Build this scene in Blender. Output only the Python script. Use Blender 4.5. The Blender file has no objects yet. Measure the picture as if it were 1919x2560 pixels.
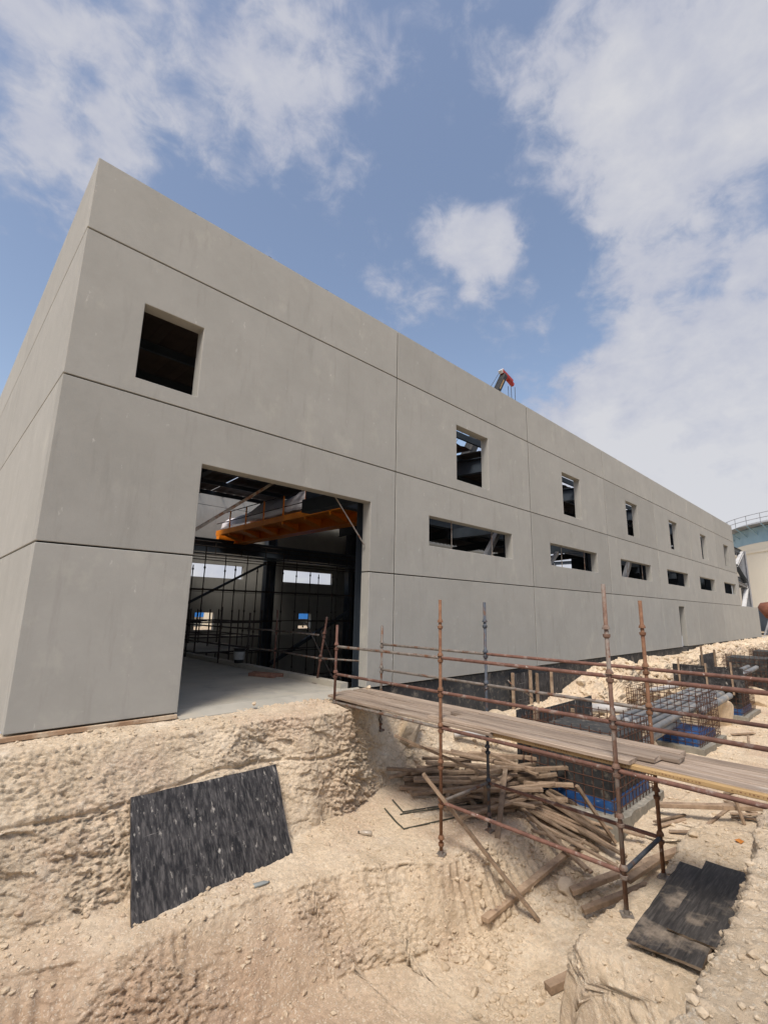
import bpy, bmesh, math, random
import numpy as np
from mathutils import Vector, Matrix
from mathutils.bvhtree import BVHTree

random.seed(7)
rng = np.random.default_rng(7)
sc = bpy.context.scene
COL = sc.collection
R = math.radians

# ------------------------------------------------------------------ camera
cam = bpy.data.cameras.new('camera')
cam.sensor_fit = 'VERTICAL'
cam.sensor_height = 36.0
cam.lens = 36.0 * 1192.166 / 2560.0
cam.clip_start = 0.05
cam.clip_end = 3000.0
camo = bpy.data.objects.new('camera', cam)
COL.objects.link(camo)
_yaw, _pit, _rol = R(43.724), R(11.59), R(1.119)
_F = Vector((math.sin(_yaw) * math.cos(_pit), math.cos(_yaw) * math.cos(_pit), math.sin(_pit)))
_R = Vector((math.cos(_yaw), -math.sin(_yaw), 0))
_U = _R.cross(_F)
_R2 = _R * math.cos(_rol) + _U * math.sin(_rol)
_U2 = -_R * math.sin(_rol) + _U * math.cos(_rol)
CAMPOS = Vector((-1.014, -7.752, 1.6))
camo.matrix_world = Matrix.Translation(CAMPOS) @ Matrix((_R2, _U2, -_F)).transposed().to_4x4()
sc.camera = camo

# ------------------------------------------------------------------ sun, sky, exposure
SUN_EL = R(57)
SUN_DIR = Vector((-0.80, -0.42, 0.0)).normalized() * math.cos(SUN_EL) + Vector((0, 0, math.sin(SUN_EL)))
sun = bpy.data.lights.new('sun', 'SUN')
sun.energy = 1.65
sun.angle = R(16)
sun.color = (1.0, 0.95, 0.89)
suno = bpy.data.objects.new('sun', sun)
COL.objects.link(suno)
suno.rotation_euler = SUN_DIR.to_track_quat('Z', 'Y').to_euler()
suno.location = (-20, -20, 40)

world = bpy.data.worlds.new('World')
sc.world = world
world.use_nodes = True
SKY_STRENGTH = 0.12


def build_world():
    nt = world.node_tree
    N = nt.nodes
    L = nt.links
    N.clear()
    out = N.new('ShaderNodeOutputWorld')
    bg = N.new('ShaderNodeBackground')
    L.new(bg.outputs[0], out.inputs[0])
    bg.inputs[1].default_value = SKY_STRENGTH
    sky = N.new('ShaderNodeTexSky')
    sky.sky_type = 'NISHITA'
    sky.sun_disc = False
    sky.sun_elevation = SUN_EL
    sky.sun_rotation = math.atan2(SUN_DIR.x, SUN_DIR.y)
    sky.air_density = 1.0
    sky.dust_density = 2.0
    sky.ozone_density = 1.6
    tc = N.new('ShaderNodeTexCoord')

    def math_(op, a, b=None, c=None, clamp=False):
        n = N.new('ShaderNodeMath')
        n.operation = op
        n.use_clamp = clamp
        for i, v in enumerate((a, b, c)):
            if v is None:
                continue
            if isinstance(v, (int, float)):
                n.inputs[i].default_value = v
            else:
                L.new(v, n.inputs[i])
        return n.outputs[0]
    nrm = N.new('ShaderNodeVectorMath')
    nrm.operation = 'NORMALIZE'
    L.new(tc.outputs['Generated'], nrm.inputs[0])
    d = nrm.outputs[0]
    sep = N.new('ShaderNodeSeparateXYZ')
    L.new(d, sep.inputs[0])
    def noise(scale, detail, rough, off=0.0, dist=0.0):
        mp = N.new('ShaderNodeMapping')
        mp.inputs['Location'].default_value = (off, off * 0.7, off * 0.3)
        mp.inputs['Scale'].default_value = (1.0, 1.0, 1.5)
        L.new(d, mp.inputs[0])
        n = N.new('ShaderNodeTexNoise')
        n.inputs['Scale'].default_value = scale
        n.inputs['Detail'].default_value = detail
        n.inputs['Roughness'].default_value = rough
        n.inputs['Distortion'].default_value = dist
        L.new(mp.outputs[0], n.inputs['Vector'])
        return n.outputs[0]
    big = noise(7.0, 5, 0.55, 3.1)
    fine = noise(15.0, 13, 0.60, 1.7, 0.35)
    # cloud masses: direction, tightness (cos), weight
    cov = math_('MULTIPLY_ADD', big, 1.10, -0.66)
    for (v, r, w) in CLOUDS:
        dp = N.new('ShaderNodeVectorMath')
        dp.operation = 'DOT_PRODUCT'
        L.new(d, dp.inputs[0])
        dp.inputs[1].default_value = Vector(v).normalized()
        mr = N.new('ShaderNodeMapRange')
        mr.interpolation_type = 'SMOOTHSTEP'
        mr.inputs[1].default_value = math.cos(R(r))
        mr.inputs[2].default_value = 1.0
        mr.inputs[3].default_value = 0.0
        mr.inputs[4].default_value = w
        L.new(dp.outputs['Value'], mr.inputs[0])
        cov = math_('ADD', cov, mr.outputs[0])
    # haze bank towards the horizon
    hz = N.new('ShaderNodeMapRange')
    hz.interpolation_type = 'SMOOTHSTEP'
    hz.inputs[1].default_value = 0.42
    hz.inputs[2].default_value = 0.02
    hz.inputs[3].default_value = 0.0
    hz.inputs[4].default_value = 0.40
    L.new(sep.outputs[2], hz.inputs[0])
    cov = math_('ADD', cov, hz.outputs[0])
    dens = math_('ADD', math_('MULTIPLY', fine, 1.05), cov)
    mr = N.new('ShaderNodeMapRange')
    mr.interpolation_type = 'SMOOTHSTEP'
    mr.inputs[1].default_value = 0.38
    mr.inputs[2].default_value = 0.87
    L.new(dens, mr.inputs[0])
    # cloud colour, brighter where denser
    cr = N.new('ShaderNodeValToRGB')
    cr.color_ramp.elements[0].position = 0.45
    cr.color_ramp.elements[0].color = (2.0, 2.15, 2.75, 1)
    cr.color_ramp.elements[1].position = 1.0
    cr.color_ramp.elements[1].color = (3.2, 3.2, 3.35, 1)
    L.new(math_('ADD', math_('MULTIPLY', noise(9.0, 8, 0.6, 9.0), 0.6), math_('MULTIPLY', dens, 0.5)), cr.inputs[0])
    skyt = N.new('ShaderNodeMixRGB')
    skyt.blend_type = 'MULTIPLY'
    skyt.inputs[0].default_value = 1.0
    skyt.inputs[2].default_value = (1.10, 0.98, 0.88, 1)
    L.new(sky.outputs[0], skyt.inputs[1])
    mix = N.new('ShaderNodeMixRGB')
    L.new(math_('MULTIPLY', mr.outputs[0], 0.94), mix.inputs[0])
    L.new(skyt.outputs[0], mix.inputs[1])
    L.new(cr.outputs[0], mix.inputs[2])
    L.new(mix.outputs[0], bg.inputs[0])


# directions of the cloud masses seen over the site (unit vectors, world axes)
CLOUDS = [
    ((0.5782, 0.4629, 0.6719), 4.6, 0.36),
    ((0.6245, 0.4272, 0.6538), 5.0, 0.36),
    ((0.6552, 0.3808, 0.6524), 4.2, 0.32),
    ((0.6651, 0.4349, 0.6071), 4.0, 0.26),
    ((0.7556, 0.3796, 0.5339), 2.6, 0.22),
    ((0.6371, 0.1486, 0.7563), 17, 0.2),
    ((0.7618, 0.0991, 0.6402), 15, 0.24),
    ((0.6556, 0.034, 0.7543), 17, 0.2),
    ((0.9443, 0.1938, 0.2659), 17, 0.56),
    ((0.8759, 0.3315, 0.3506), 9, 0.34),
    ((0.8988, 0.0854, 0.43), 12, 0.26),
    ((0.8159, 0.2536, 0.5196), 6, 0.18),
    ((0.9778, 0.138, 0.1577), 14, 0.3),
    ((-0.0009, 0.6947, 0.7193), 12, 0.17),
    ((0.0854, 0.7227, 0.6859), 8, 0.12),
    ((0.2076, 0.5351, 0.8189), 13, 0.17),
    ((0.3261, 0.5026, 0.8006), 10, 0.15),
    ((0.2673, 0.6112, 0.745), 8, 0.12),
    ((0.0711, 0.7706, 0.6333), 6, 0.14),
    ((0.1657, 0.8942, 0.4158), 14, -0.25),
    ((0.4777, 0.4224, 0.7704), 8, -0.14),
    ((0.3745, 0.6756, 0.6351), 12, -0.16),
    ((0.6879, 0.3416, 0.6404), 5, -0.2),
    ((0.5758, 0.3588, 0.7347), 6, -0.2),
]
build_world()

vs = sc.view_settings
vs.view_transform = 'Standard'
vs.look = 'None'
vs.exposure = 0.82
vs.gamma = 1.0
vs.use_curve_mapping = False
sc.cycles.max_bounces = 6
sc.cycles.diffuse_bounces = 4
sc.cycles.use_denoising = True
sc.cycles.denoising_prefilter = 'NONE'


# ------------------------------------------------------------------ materials
def sock(n, name):
    return n.inputs[name]


def mat(name, c1, c2, scale=4.0, rough=0.85, metal=0.0, detail=8.0, contrast=(0.3, 0.7), stretch=(1, 1, 1),
        patch=None, patch2=None, patch3=None, bump=None, bump2=None, vary=0.0, spec=0.3, space='Object', nrough=0.6):
    """c1..c2 noise ramp; patch=(colour, scale, lo, hi, stretch); bump=(scale, strength, distance)"""
    m = bpy.data.materials.new(name)
    m.use_nodes = True
    nt = m.node_tree
    N = nt.nodes
    L = nt.links
    b = N['Principled BSDF']
    b.inputs['Roughness'].default_value = rough
    b.inputs['Metallic'].default_value = metal
    b.inputs['Specular IOR Level'].default_value = spec
    tc = N.new('ShaderNodeTexCoord')
    if space == 'World':
        g = N.new('ShaderNodeNewGeometry')
        co = g.outputs['Position']
    else:
        co = tc.outputs['Object']
    oi = N.new('ShaderNodeObjectInfo')
    # per-object offset so that copies differ
    off = N.new('ShaderNodeVectorMath')
    off.operation = 'MULTIPLY_ADD'
    cx = N.new('ShaderNodeCombineXYZ')
    for i in range(3):
        L.new(oi.outputs['Random'], cx.inputs[i])
    L.new(cx.outputs[0], off.inputs[0])
    off.inputs[1].default_value = (37.0, 61.0, 17.0)
    L.new(co, off.inputs[2])

    def noise(sc_, st, det, o, rg=0.6):
        mp = N.new('ShaderNodeMapping')
        mp.inputs['Scale'].default_value = st
        mp.inputs['Location'].default_value = (o, o * 1.3, o * 0.7)
        L.new(off.outputs[0], mp.inputs[0])
        n = N.new('ShaderNodeTexNoise')
        n.inputs['Scale'].default_value = sc_
        n.inputs['Detail'].default_value = det
        n.inputs['Roughness'].default_value = rg
        L.new(mp.outputs[0], n.inputs['Vector'])
        return n.outputs[0]
    cr = N.new('ShaderNodeValToRGB')
    cr.color_ramp.elements[0].position = contrast[0]
    cr.color_ramp.elements[1].position = contrast[1]
    cr.color_ramp.elements[0].color = (*c1, 1)
    cr.color_ramp.elements[1].color = (*c2, 1)
    L.new(noise(scale, stretch, detail, 0.0, nrough), cr.inputs[0])
    col = cr.outputs[0]
    o = 5.0
    for p in (patch, patch2, patch3):
        if not p:
            continue
        pc, ps, lo, hi = p[:4]
        st = p[4] if len(p) > 4 else (1, 1, 1)
        mr = N.new('ShaderNodeMapRange')
        mr.inputs[1].default_value = lo
        mr.inputs[2].default_value = hi
        L.new(noise(ps, st, 6.0, o, 0.65), mr.inputs[0])
        o += 7.3
        mx = N.new('ShaderNodeMixRGB')
        mx.inputs[2].default_value = (*pc, 1)
        L.new(mr.outputs[0], mx.inputs[0])
        L.new(col, mx.inputs[1])
        col = mx.outputs[0]
    if vary:
        mr = N.new('ShaderNodeMapRange')
        mr.inputs[3].default_value = 1 - vary
        mr.inputs[4].default_value = 1 + vary
        L.new(oi.outputs['Random'], mr.inputs[0])
        hs = N.new('ShaderNodeHueSaturation')
        L.new(mr.outputs[0], hs.inputs['Value'])
        L.new(col, hs.inputs['Color'])
        col = hs.outputs[0]
    L.new(col, b.inputs['Base Color'])
    prev = None
    for i, bp in enumerate((bump, bump2)):
        if not bp:
            continue
        bs, bst, bd = bp[:3]
        st = bp[3] if len(bp) > 3 else (1, 1, 1)
        bn = N.new('ShaderNodeBump')
        bn.inputs['Strength'].default_value = bst
        bn.inputs['Distance'].default_value = bd
        L.new(noise(bs, st, 8.0, 2.0 + i), bn.inputs['Height'])
        if prev:
            L.new(prev, bn.inputs['Normal'])
        prev = bn.outputs[0]
    if prev:
        L.new(prev, b.inputs['Normal'])
    return m


M = {}
M['concrete'] = mat('precast concrete', (0.308, 0.303, 0.270), (0.370, 0.363, 0.327), 1.1, 0.88, detail=15, nrough=0.74, contrast=(0.26, 0.74), vary=0.07,
                    patch=((0.415, 0.405, 0.352), 1.9, 0.57, 0.82, (1.0, 1.0, 0.6)),
                    patch2=((0.27, 0.264, 0.235), 1.9, 0.56, 0.84, (2.4, 2.4, 0.35)),
                    patch3=((0.52, 0.505, 0.46), 5.0, 0.665, 0.74, (1.5, 1.5, 0.8)), bump=(70, 0.22, 0.012), bump2=(4, 0.12, 0.03))
M['sealant'] = mat('joint sealant', (0.012, 0.012, 0.012), (0.03, 0.03, 0.028), 6, 0.8)
M['bitumen'] = mat('bitumen coated concrete', (0.022, 0.024, 0.026), (0.06, 0.06, 0.058), 2.5, 0.7,
                   patch=((0.30, 0.26, 0.20), 3.0, 0.56, 0.75), patch2=((0.16, 0.14, 0.11), 9, 0.55, 0.7), bump=(18, 0.4, 0.02))
M['slab'] = mat('dusty concrete slab', (0.33, 0.315, 0.265), (0.44, 0.415, 0.35), 1.3, 0.8,
                patch=((0.24, 0.235, 0.215), 1.7, 0.55, 0.75), patch2=((0.45, 0.40, 0.31), 1.1, 0.50, 0.75), bump=(30, 0.15, 0.01))
def sand_material():
    m = bpy.data.materials.new('sandy limestone')
    m.use_nodes = True
    nt = m.node_tree
    N, L = nt.nodes, nt.links
    b = N['Principled BSDF']
    b.inputs['Roughness'].default_value = 0.95
    b.inputs['Specular IOR Level'].default_value = 0.1
    g = N.new('ShaderNodeNewGeometry')
    co = g.outputs['Position']

    def noise(scale, det=8, rough=0.65, o=0.0, st=(1, 1, 1), dist=0.0):
        mp = N.new('ShaderNodeMapping')
        mp.inputs['Location'].default_value = (o, o * 1.3, o * .7)
        mp.inputs['Scale'].default_value = st
        L.new(co, mp.inputs[0])
        n = N.new('ShaderNodeTexNoise')
        n.inputs['Scale'].default_value = scale
        n.inputs['Detail'].default_value = det
        n.inputs['Roughness'].default_value = rough
        n.inputs['Distortion'].default_value = dist
        L.new(mp.outputs[0], n.inputs['Vector'])
        return n

    def ramp(fac, stops):
        r = N.new('ShaderNodeValToRGB')
        while len(r.color_ramp.elements) < len(stops):
            r.color_ramp.elements.new(0.5)
        for e, (p, c) in zip(r.color_ramp.elements, stops):
            e.position = p
            e.color = (*c, 1) if len(c) == 3 else c
        L.new(fac, r.inputs[0])
        return r.outputs[0]

    def mixc(fac, a_, c):
        x = N.new('ShaderNodeMixRGB')
        L.new(fac, x.inputs[0])
        L.new(a_, x.inputs[1])
        if isinstance(c, tuple):
            x.inputs[2].default_value = (*c, 1)
        else:
            L.new(c, x.inputs[2])
        return x.outputs[0]

    def rng_(fac, lo, hi, a_=0.0, b_=1.0):
        x = N.new('ShaderNodeMapRange')
        x.inputs[1].default_value = lo
        x.inputs[2].default_value = hi
        x.inputs[3].default_value = a_
        x.inputs[4].default_value = b_
        L.new(fac, x.inputs[0])
        return x.outputs[0]
    col = ramp(noise(1.8, 14, 0.7).outputs[0], [(0.28, (0.53, 0.42, 0.285)), (0.5, (0.645, 0.522, 0.368)), (0.72, (0.73, 0.615, 0.455))])
    col = mixc(rng_(noise(0.55, 5, .6, 7).outputs[0], 0.52, 0.68, 0, .75), col, (0.53, 0.39, 0.275))
    col = mixc(rng_(noise(1.1, 9, .65, 17).outputs[0], 0.55, 0.68, 0, .8), col, (0.78, 0.68, 0.525))
    # a browner bed lies below the bench on the left part of the cut
    sz = N.new('ShaderNodeSeparateXYZ')
    L.new(co, sz.inputs[0])
    wz = N.new('ShaderNodeMath')
    wz.operation = 'MULTIPLY_ADD'
    L.new(noise(1.4, 6, .6, 53).outputs[0], wz.inputs[0])
    wz.inputs[1].default_value = 0.7
    L.new(sz.outputs[2], wz.inputs[2])
    bed = N.new('ShaderNodeMath')
    bed.operation = 'MULTIPLY'
    L.new(rng_(wz.outputs[0], -1.42, -1.75, 0, .62), bed.inputs[0])
    L.new(rng_(sz.outputs[0], 4.1, 2.9, 0, 1), bed.inputs[1])
    col = mixc(bed.outputs[0], col, (0.46, 0.325, 0.22))
    # single lumps differ in tone
    wv = N.new('ShaderNodeVectorMath')
    wv.operation = 'MULTIPLY_ADD'
    L.new(noise(7, 4, .6, 3).outputs['Color'], wv.inputs[0])
    wv.inputs[1].default_value = (0.12, 0.12, 0.12)
    L.new(co, wv.inputs[2])
    vo = N.new('ShaderNodeTexVoronoi')
    vo.inputs['Scale'].default_value = 26
    L.new(wv.outputs[0], vo.inputs['Vector'])
    sp = N.new('ShaderNodeSeparateColor')
    L.new(vo.outputs['Color'], sp.inputs[0])
    hs = N.new('ShaderNodeHueSaturation')
    L.new(rng_(sp.outputs[0], 0, 1, .88, 1.10), hs.inputs['Value'])
    L.new(col, hs.inputs['Color'])
    col = hs.outputs[0]
    # tar and ash stains, purple grey dust
    col = mixc(rng_(noise(2.6, 11, .75, 31).outputs[0], 0.675, 0.74, 0, .75), col, (0.10, 0.09, 0.085))
    col = mixc(rng_(noise(0.9, 8, .7, 41).outputs[0], 0.60, 0.72, 0, .5), col, (0.36, 0.28, 0.24))
    # fine pale chips
    vo2 = N.new('ShaderNodeTexVoronoi')
    vo2.inputs['Scale'].default_value = 70
    L.new(wv.outputs[0], vo2.inputs['Vector'])
    s2 = N.new('ShaderNodeSeparateColor')
    L.new(vo2.outputs['Color'], s2.inputs[0])
    col = mixc(rng_(s2.outputs[1], 0.86, 0.92, 0, .6), col, (0.76, 0.68, 0.54))
    L.new(col, b.inputs['Base Color'])
    prev = None
    for (h, st_, d) in ((vo.outputs['Distance'], .18, .02), (vo2.outputs['Distance'], .25, .008), (noise(140, 6, .7, 5).outputs[0], .6, .008), (noise(26, 13, .78, 9).outputs[0], .85, .034)):
        bn = N.new('ShaderNodeBump')
        bn.invert = h.name == 'Distance'
        bn.inputs['Strength'].default_value = st_
        bn.inputs['Distance'].default_value = d
        L.new(h, bn.inputs['Height'])
        if prev:
            L.new(prev, bn.inputs['Normal'])
        prev = bn.outputs[0]
    L.new(prev, b.inputs['Normal'])
    return m


M['sand'] = sand_material()
M['ground'] = mat('desert ground', (0.40, 0.31, 0.21), (0.52, 0.42, 0.29), 0.3, 0.95, bump=(6, 0.4, 0.05), space='World', spec=0.1)
M['stone'] = mat('limestone', (0.44, 0.35, 0.24), (0.66, 0.55, 0.40), 5, 0.93, vary=0.14, bump=(22, 0.6, 0.03), spec=0.1,
                 patch=((0.44, 0.33, 0.23), 3, 0.56, 0.7))
M['timber'] = mat('weathered timber', (0.175, 0.122, 0.08), (0.38, 0.28, 0.19), 6, 0.85, stretch=(1, 1, 1), vary=0.28,
                  patch=((0.10, 0.07, 0.05), 9, 0.58, 0.75), bump=(40, 0.35, 0.006), patch2=((0.42, 0.35, 0.26), 4, 0.60, 0.78))
M['plank'] = mat('grey scaffold plank', (0.21, 0.155, 0.11), (0.46, 0.37, 0.285), 3.0, 0.85, stretch=(9, 0.5, 9), vary=0.24,
                 patch=((0.13, 0.09, 0.065), 2.2, 0.60, 0.8, (8, 0.6, 8)), patch2=((0.52, 0.46, 0.38), 3.0, 0.60, 0.75, (3, .7, 3)), bump=(14, 0.4, 0.006, (9, 0.8, 9)))
M['lvl'] = mat('yellow laminated timber', (0.36, 0.23, 0.10), (0.50, 0.34, 0.16), 3.0, 0.7, stretch=(9, 0.7, 9), bump=(14, 0.3, 0.004, (9, 0.8, 9)))
M['ink'] = mat('stamped ink', (0.20, 0.10, 0.05), (0.26, 0.14, 0.07), 9, 0.9)
M['rust'] = mat('rusty scaffold tube', (0.105, 0.055, 0.042), (0.205, 0.108, 0.078), 9, 0.78, vary=0.22, metal=0.15,
                patch=((0.26, 0.21, 0.18), 7, 0.56, 0.66), patch2=((0.48, 0.42, 0.36), 14, 0.66, 0.72), bump=(60, 0.35, 0.004))
M['rust_orange'] = mat('orange rusty tube', (0.15, 0.075, 0.042), (0.255, 0.14, 0.08), 11, 0.8, metal=0.15,
                       patch=((0.12, 0.05, 0.03), 6, 0.55, 0.7), patch2=((0.6, 0.54, 0.48), 9, 0.66, 0.72), bump=(60, 0.35, 0.004))
M['tube_grey'] = mat('faded blue scaffold tube', (0.045, 0.055, 0.07), (0.11, 0.125, 0.145), 9, 0.65, metal=0.3,
                     patch=((0.13, 0.075, 0.05), 6, 0.5, 0.65), patch2=((0.3, 0.27, 0.24), 13, 0.64, 0.7))
M['rust_grey'] = mat('rust and grey scaffold tube', (0.12, 0.068, 0.048), (0.22, 0.14, 0.10), 8, 0.75, metal=0.15,
                     patch=((0.22, 0.185, 0.155), 5, 0.50, 0.60), patch2=((0.15, 0.07, 0.04), 9, 0.60, 0.68), bump=(60, 0.4, 0.004))
M['tube_silver'] = mat('worn galvanised tube', (0.14, 0.12, 0.10), (0.30, 0.27, 0.235), 9, 0.6, metal=0.35,
                       patch=((0.17, 0.085, 0.05), 7, 0.50, 0.62))
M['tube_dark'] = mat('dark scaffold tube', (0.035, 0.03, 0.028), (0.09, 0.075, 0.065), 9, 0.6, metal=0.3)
M['rebar'] = mat('rusty rebar', (0.05, 0.026, 0.018), (0.115, 0.055, 0.034), 12, 0.85)
M['bar_green'] = mat('dark dusty bar', (0.045, 0.045, 0.035), (0.09, 0.085, 0.06), 12, 0.8)
M['blackply'] = mat('black film faced plywood', (0.012, 0.012, 0.013), (0.085, 0.08, 0.078), 4.5, 0.62, detail=15, stretch=(2.4, 1, 0.8), contrast=(0.42, 0.82), nrough=0.72,
                    patch=((0.16, 0.152, 0.143), 10, 0.47, 0.82, (3.4, 1, 0.45)), patch2=((0.40, 0.375, 0.33), 7, 0.60, 0.70, (2.0, 1, 0.8)),
                    patch3=((0.30, 0.285, 0.265), 2.0, 0.665, 0.72, (0.35, 1, 12)), bump=(25, 0.25, 0.005))
M['blackply2'] = mat('muddy black plywood', (0.014, 0.013, 0.013), (0.06, 0.055, 0.05), 3, 0.62, stretch=(0.8, 8, 8),
                     patch=((0.12, 0.11, 0.10), 6.0, 0.48, 0.78, (0.6, 9, 9)), patch2=((0.40, 0.33, 0.25), 2.0, 0.52, 0.78), bump=(25, 0.25, 0.005))
M['plyedge'] = mat('plywood edge', (0.09, 0.065, 0.045), (0.16, 0.12, 0.08), 20, 0.9)
M['pvc'] = mat('grey pvc pipe', (0.17, 0.18, 0.18), (0.27, 0.275, 0.275), 3, 0.6, patch=((0.42, 0.36, 0.28), 2.5, 0.52, 0.70), vary=0.12)
M['pvcwhite'] = mat('dusty white pipe', (0.48, 0.46, 0.42), (0.62, 0.60, 0.56), 3, 0.6, patch=((0.40, 0.32, 0.23), 3, 0.56, 0.7))
M['blue'] = mat('blue membrane', (0.012, 0.055, 0.19), (0.03, 0.12, 0.32), 4, 0.4, patch=((0.30, 0.36, 0.42), 5, 0.58, 0.68, (1, 1, 4)), spec=0.5)
M['bluepaint'] = mat('bright blue paint', (0.03, 0.20, 0.62), (0.05, 0.25, 0.70), 2, 0.5)
M['blinding'] = mat('lean concrete', (0.20, 0.185, 0.15), (0.31, 0.29, 0.24), 5, 0.92, patch=((0.46, 0.41, 0.33), 5, 0.56, 0.7), bump=(20, 0.4, 0.02))
M['orange'] = mat('orange crane paint', (0.88, 0.25, 0.012), (0.95, 0.31, 0.02), 2, 0.45, spec=0.4)
M['tarp'] = mat('grey white tarpaulin', (0.66, 0.63, 0.64), (0.80, 0.77, 0.77), 1.4, 0.75, bump=(4, 0.4, 0.08))
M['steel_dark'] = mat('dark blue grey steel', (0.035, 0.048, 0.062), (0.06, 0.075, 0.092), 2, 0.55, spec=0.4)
M['steel_grey'] = mat('primer grey steel', (0.24, 0.25, 0.26), (0.33, 0.34, 0.35), 3, 0.55, patch=((0.15, 0.10, 0.07), 4, 0.62, 0.72))
M['roofsheet'] = mat('brown roof sheet', (0.06, 0.045, 0.035), (0.10, 0.075, 0.06), 2, 0.7)
M['cream'] = mat('cream tank paint', (0.80, 0.74, 0.58), (0.84, 0.78, 0.62), 0.3, 0.7)
M['paleblue'] = mat('pale blue tank paint', (0.24, 0.38, 0.45), (0.32, 0.47, 0.53), 0.4, 0.65)
M['red'] = mat('red crane paint', (0.30, 0.025, 0.022), (0.40, 0.05, 0.045), 3, 0.55, patch=((0.2, 0.12, 0.1), 3, 0.55, 0.7))
M['boom'] = mat('dark boom paint', (0.018, 0.018, 0.016), (0.035, 0.034, 0.03), 2, 0.55)
M['yellow'] = mat('yellow decal', (0.55, 0.45, 0.06), (0.6, 0.5, 0.08), 2, 0.5)
M['white'] = mat('white paint', (0.52, 0.52, 0.50), (0.62, 0.62, 0.60), 2, 0.5, patch=((0.3, 0.25, 0.2), 3, 0.6, 0.7))
M['cable'] = mat('steel cable', (0.06, 0.06, 0.065), (0.1, 0.1, 0.1), 2, 0.5, metal=0.5)
M['black'] = mat('black plastic', (0.012, 0.012, 0.012), (0.025, 0.025, 0.025), 4, 0.45, patch=((0.2, 0.19, 0.17), 8, 0.62, 0.7))
M['paper'] = mat('grey label', (0.30, 0.30, 0.28), (0.42, 0.42, 0.40), 9, 0.7)
M['clearplastic'] = mat('dirty clear plastic', (0.30, 0.25, 0.19), (0.42, 0.36, 0.28), 9, 0.25, spec=0.6)
M['greyplastic'] = mat('flattened grey plastic', (0.20, 0.22, 0.21), (0.30, 0.32, 0.30), 9, 0.35, spec=0.5)
M['orangebit'] = mat('orange wrapper', (0.42, 0.15, 0.03), (0.5, 0.2, 0.04), 9, 0.5)
M['brick'] = mat('reddish brown block', (0.20, 0.10, 0.07), (0.29, 0.16, 0.11), 9, 0.9)
M['baseboard'] = mat('dusty brown board', (0.27, 0.17, 0.10), (0.40, 0.27, 0.17), 4, 0.9, patch=((0.52, 0.42, 0.30), 3, 0.5, 0.62))
M['rustdrum'] = mat('rust red drum', (0.16, 0.06, 0.035), (0.24, 0.10, 0.06), 4, 0.8)


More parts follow.
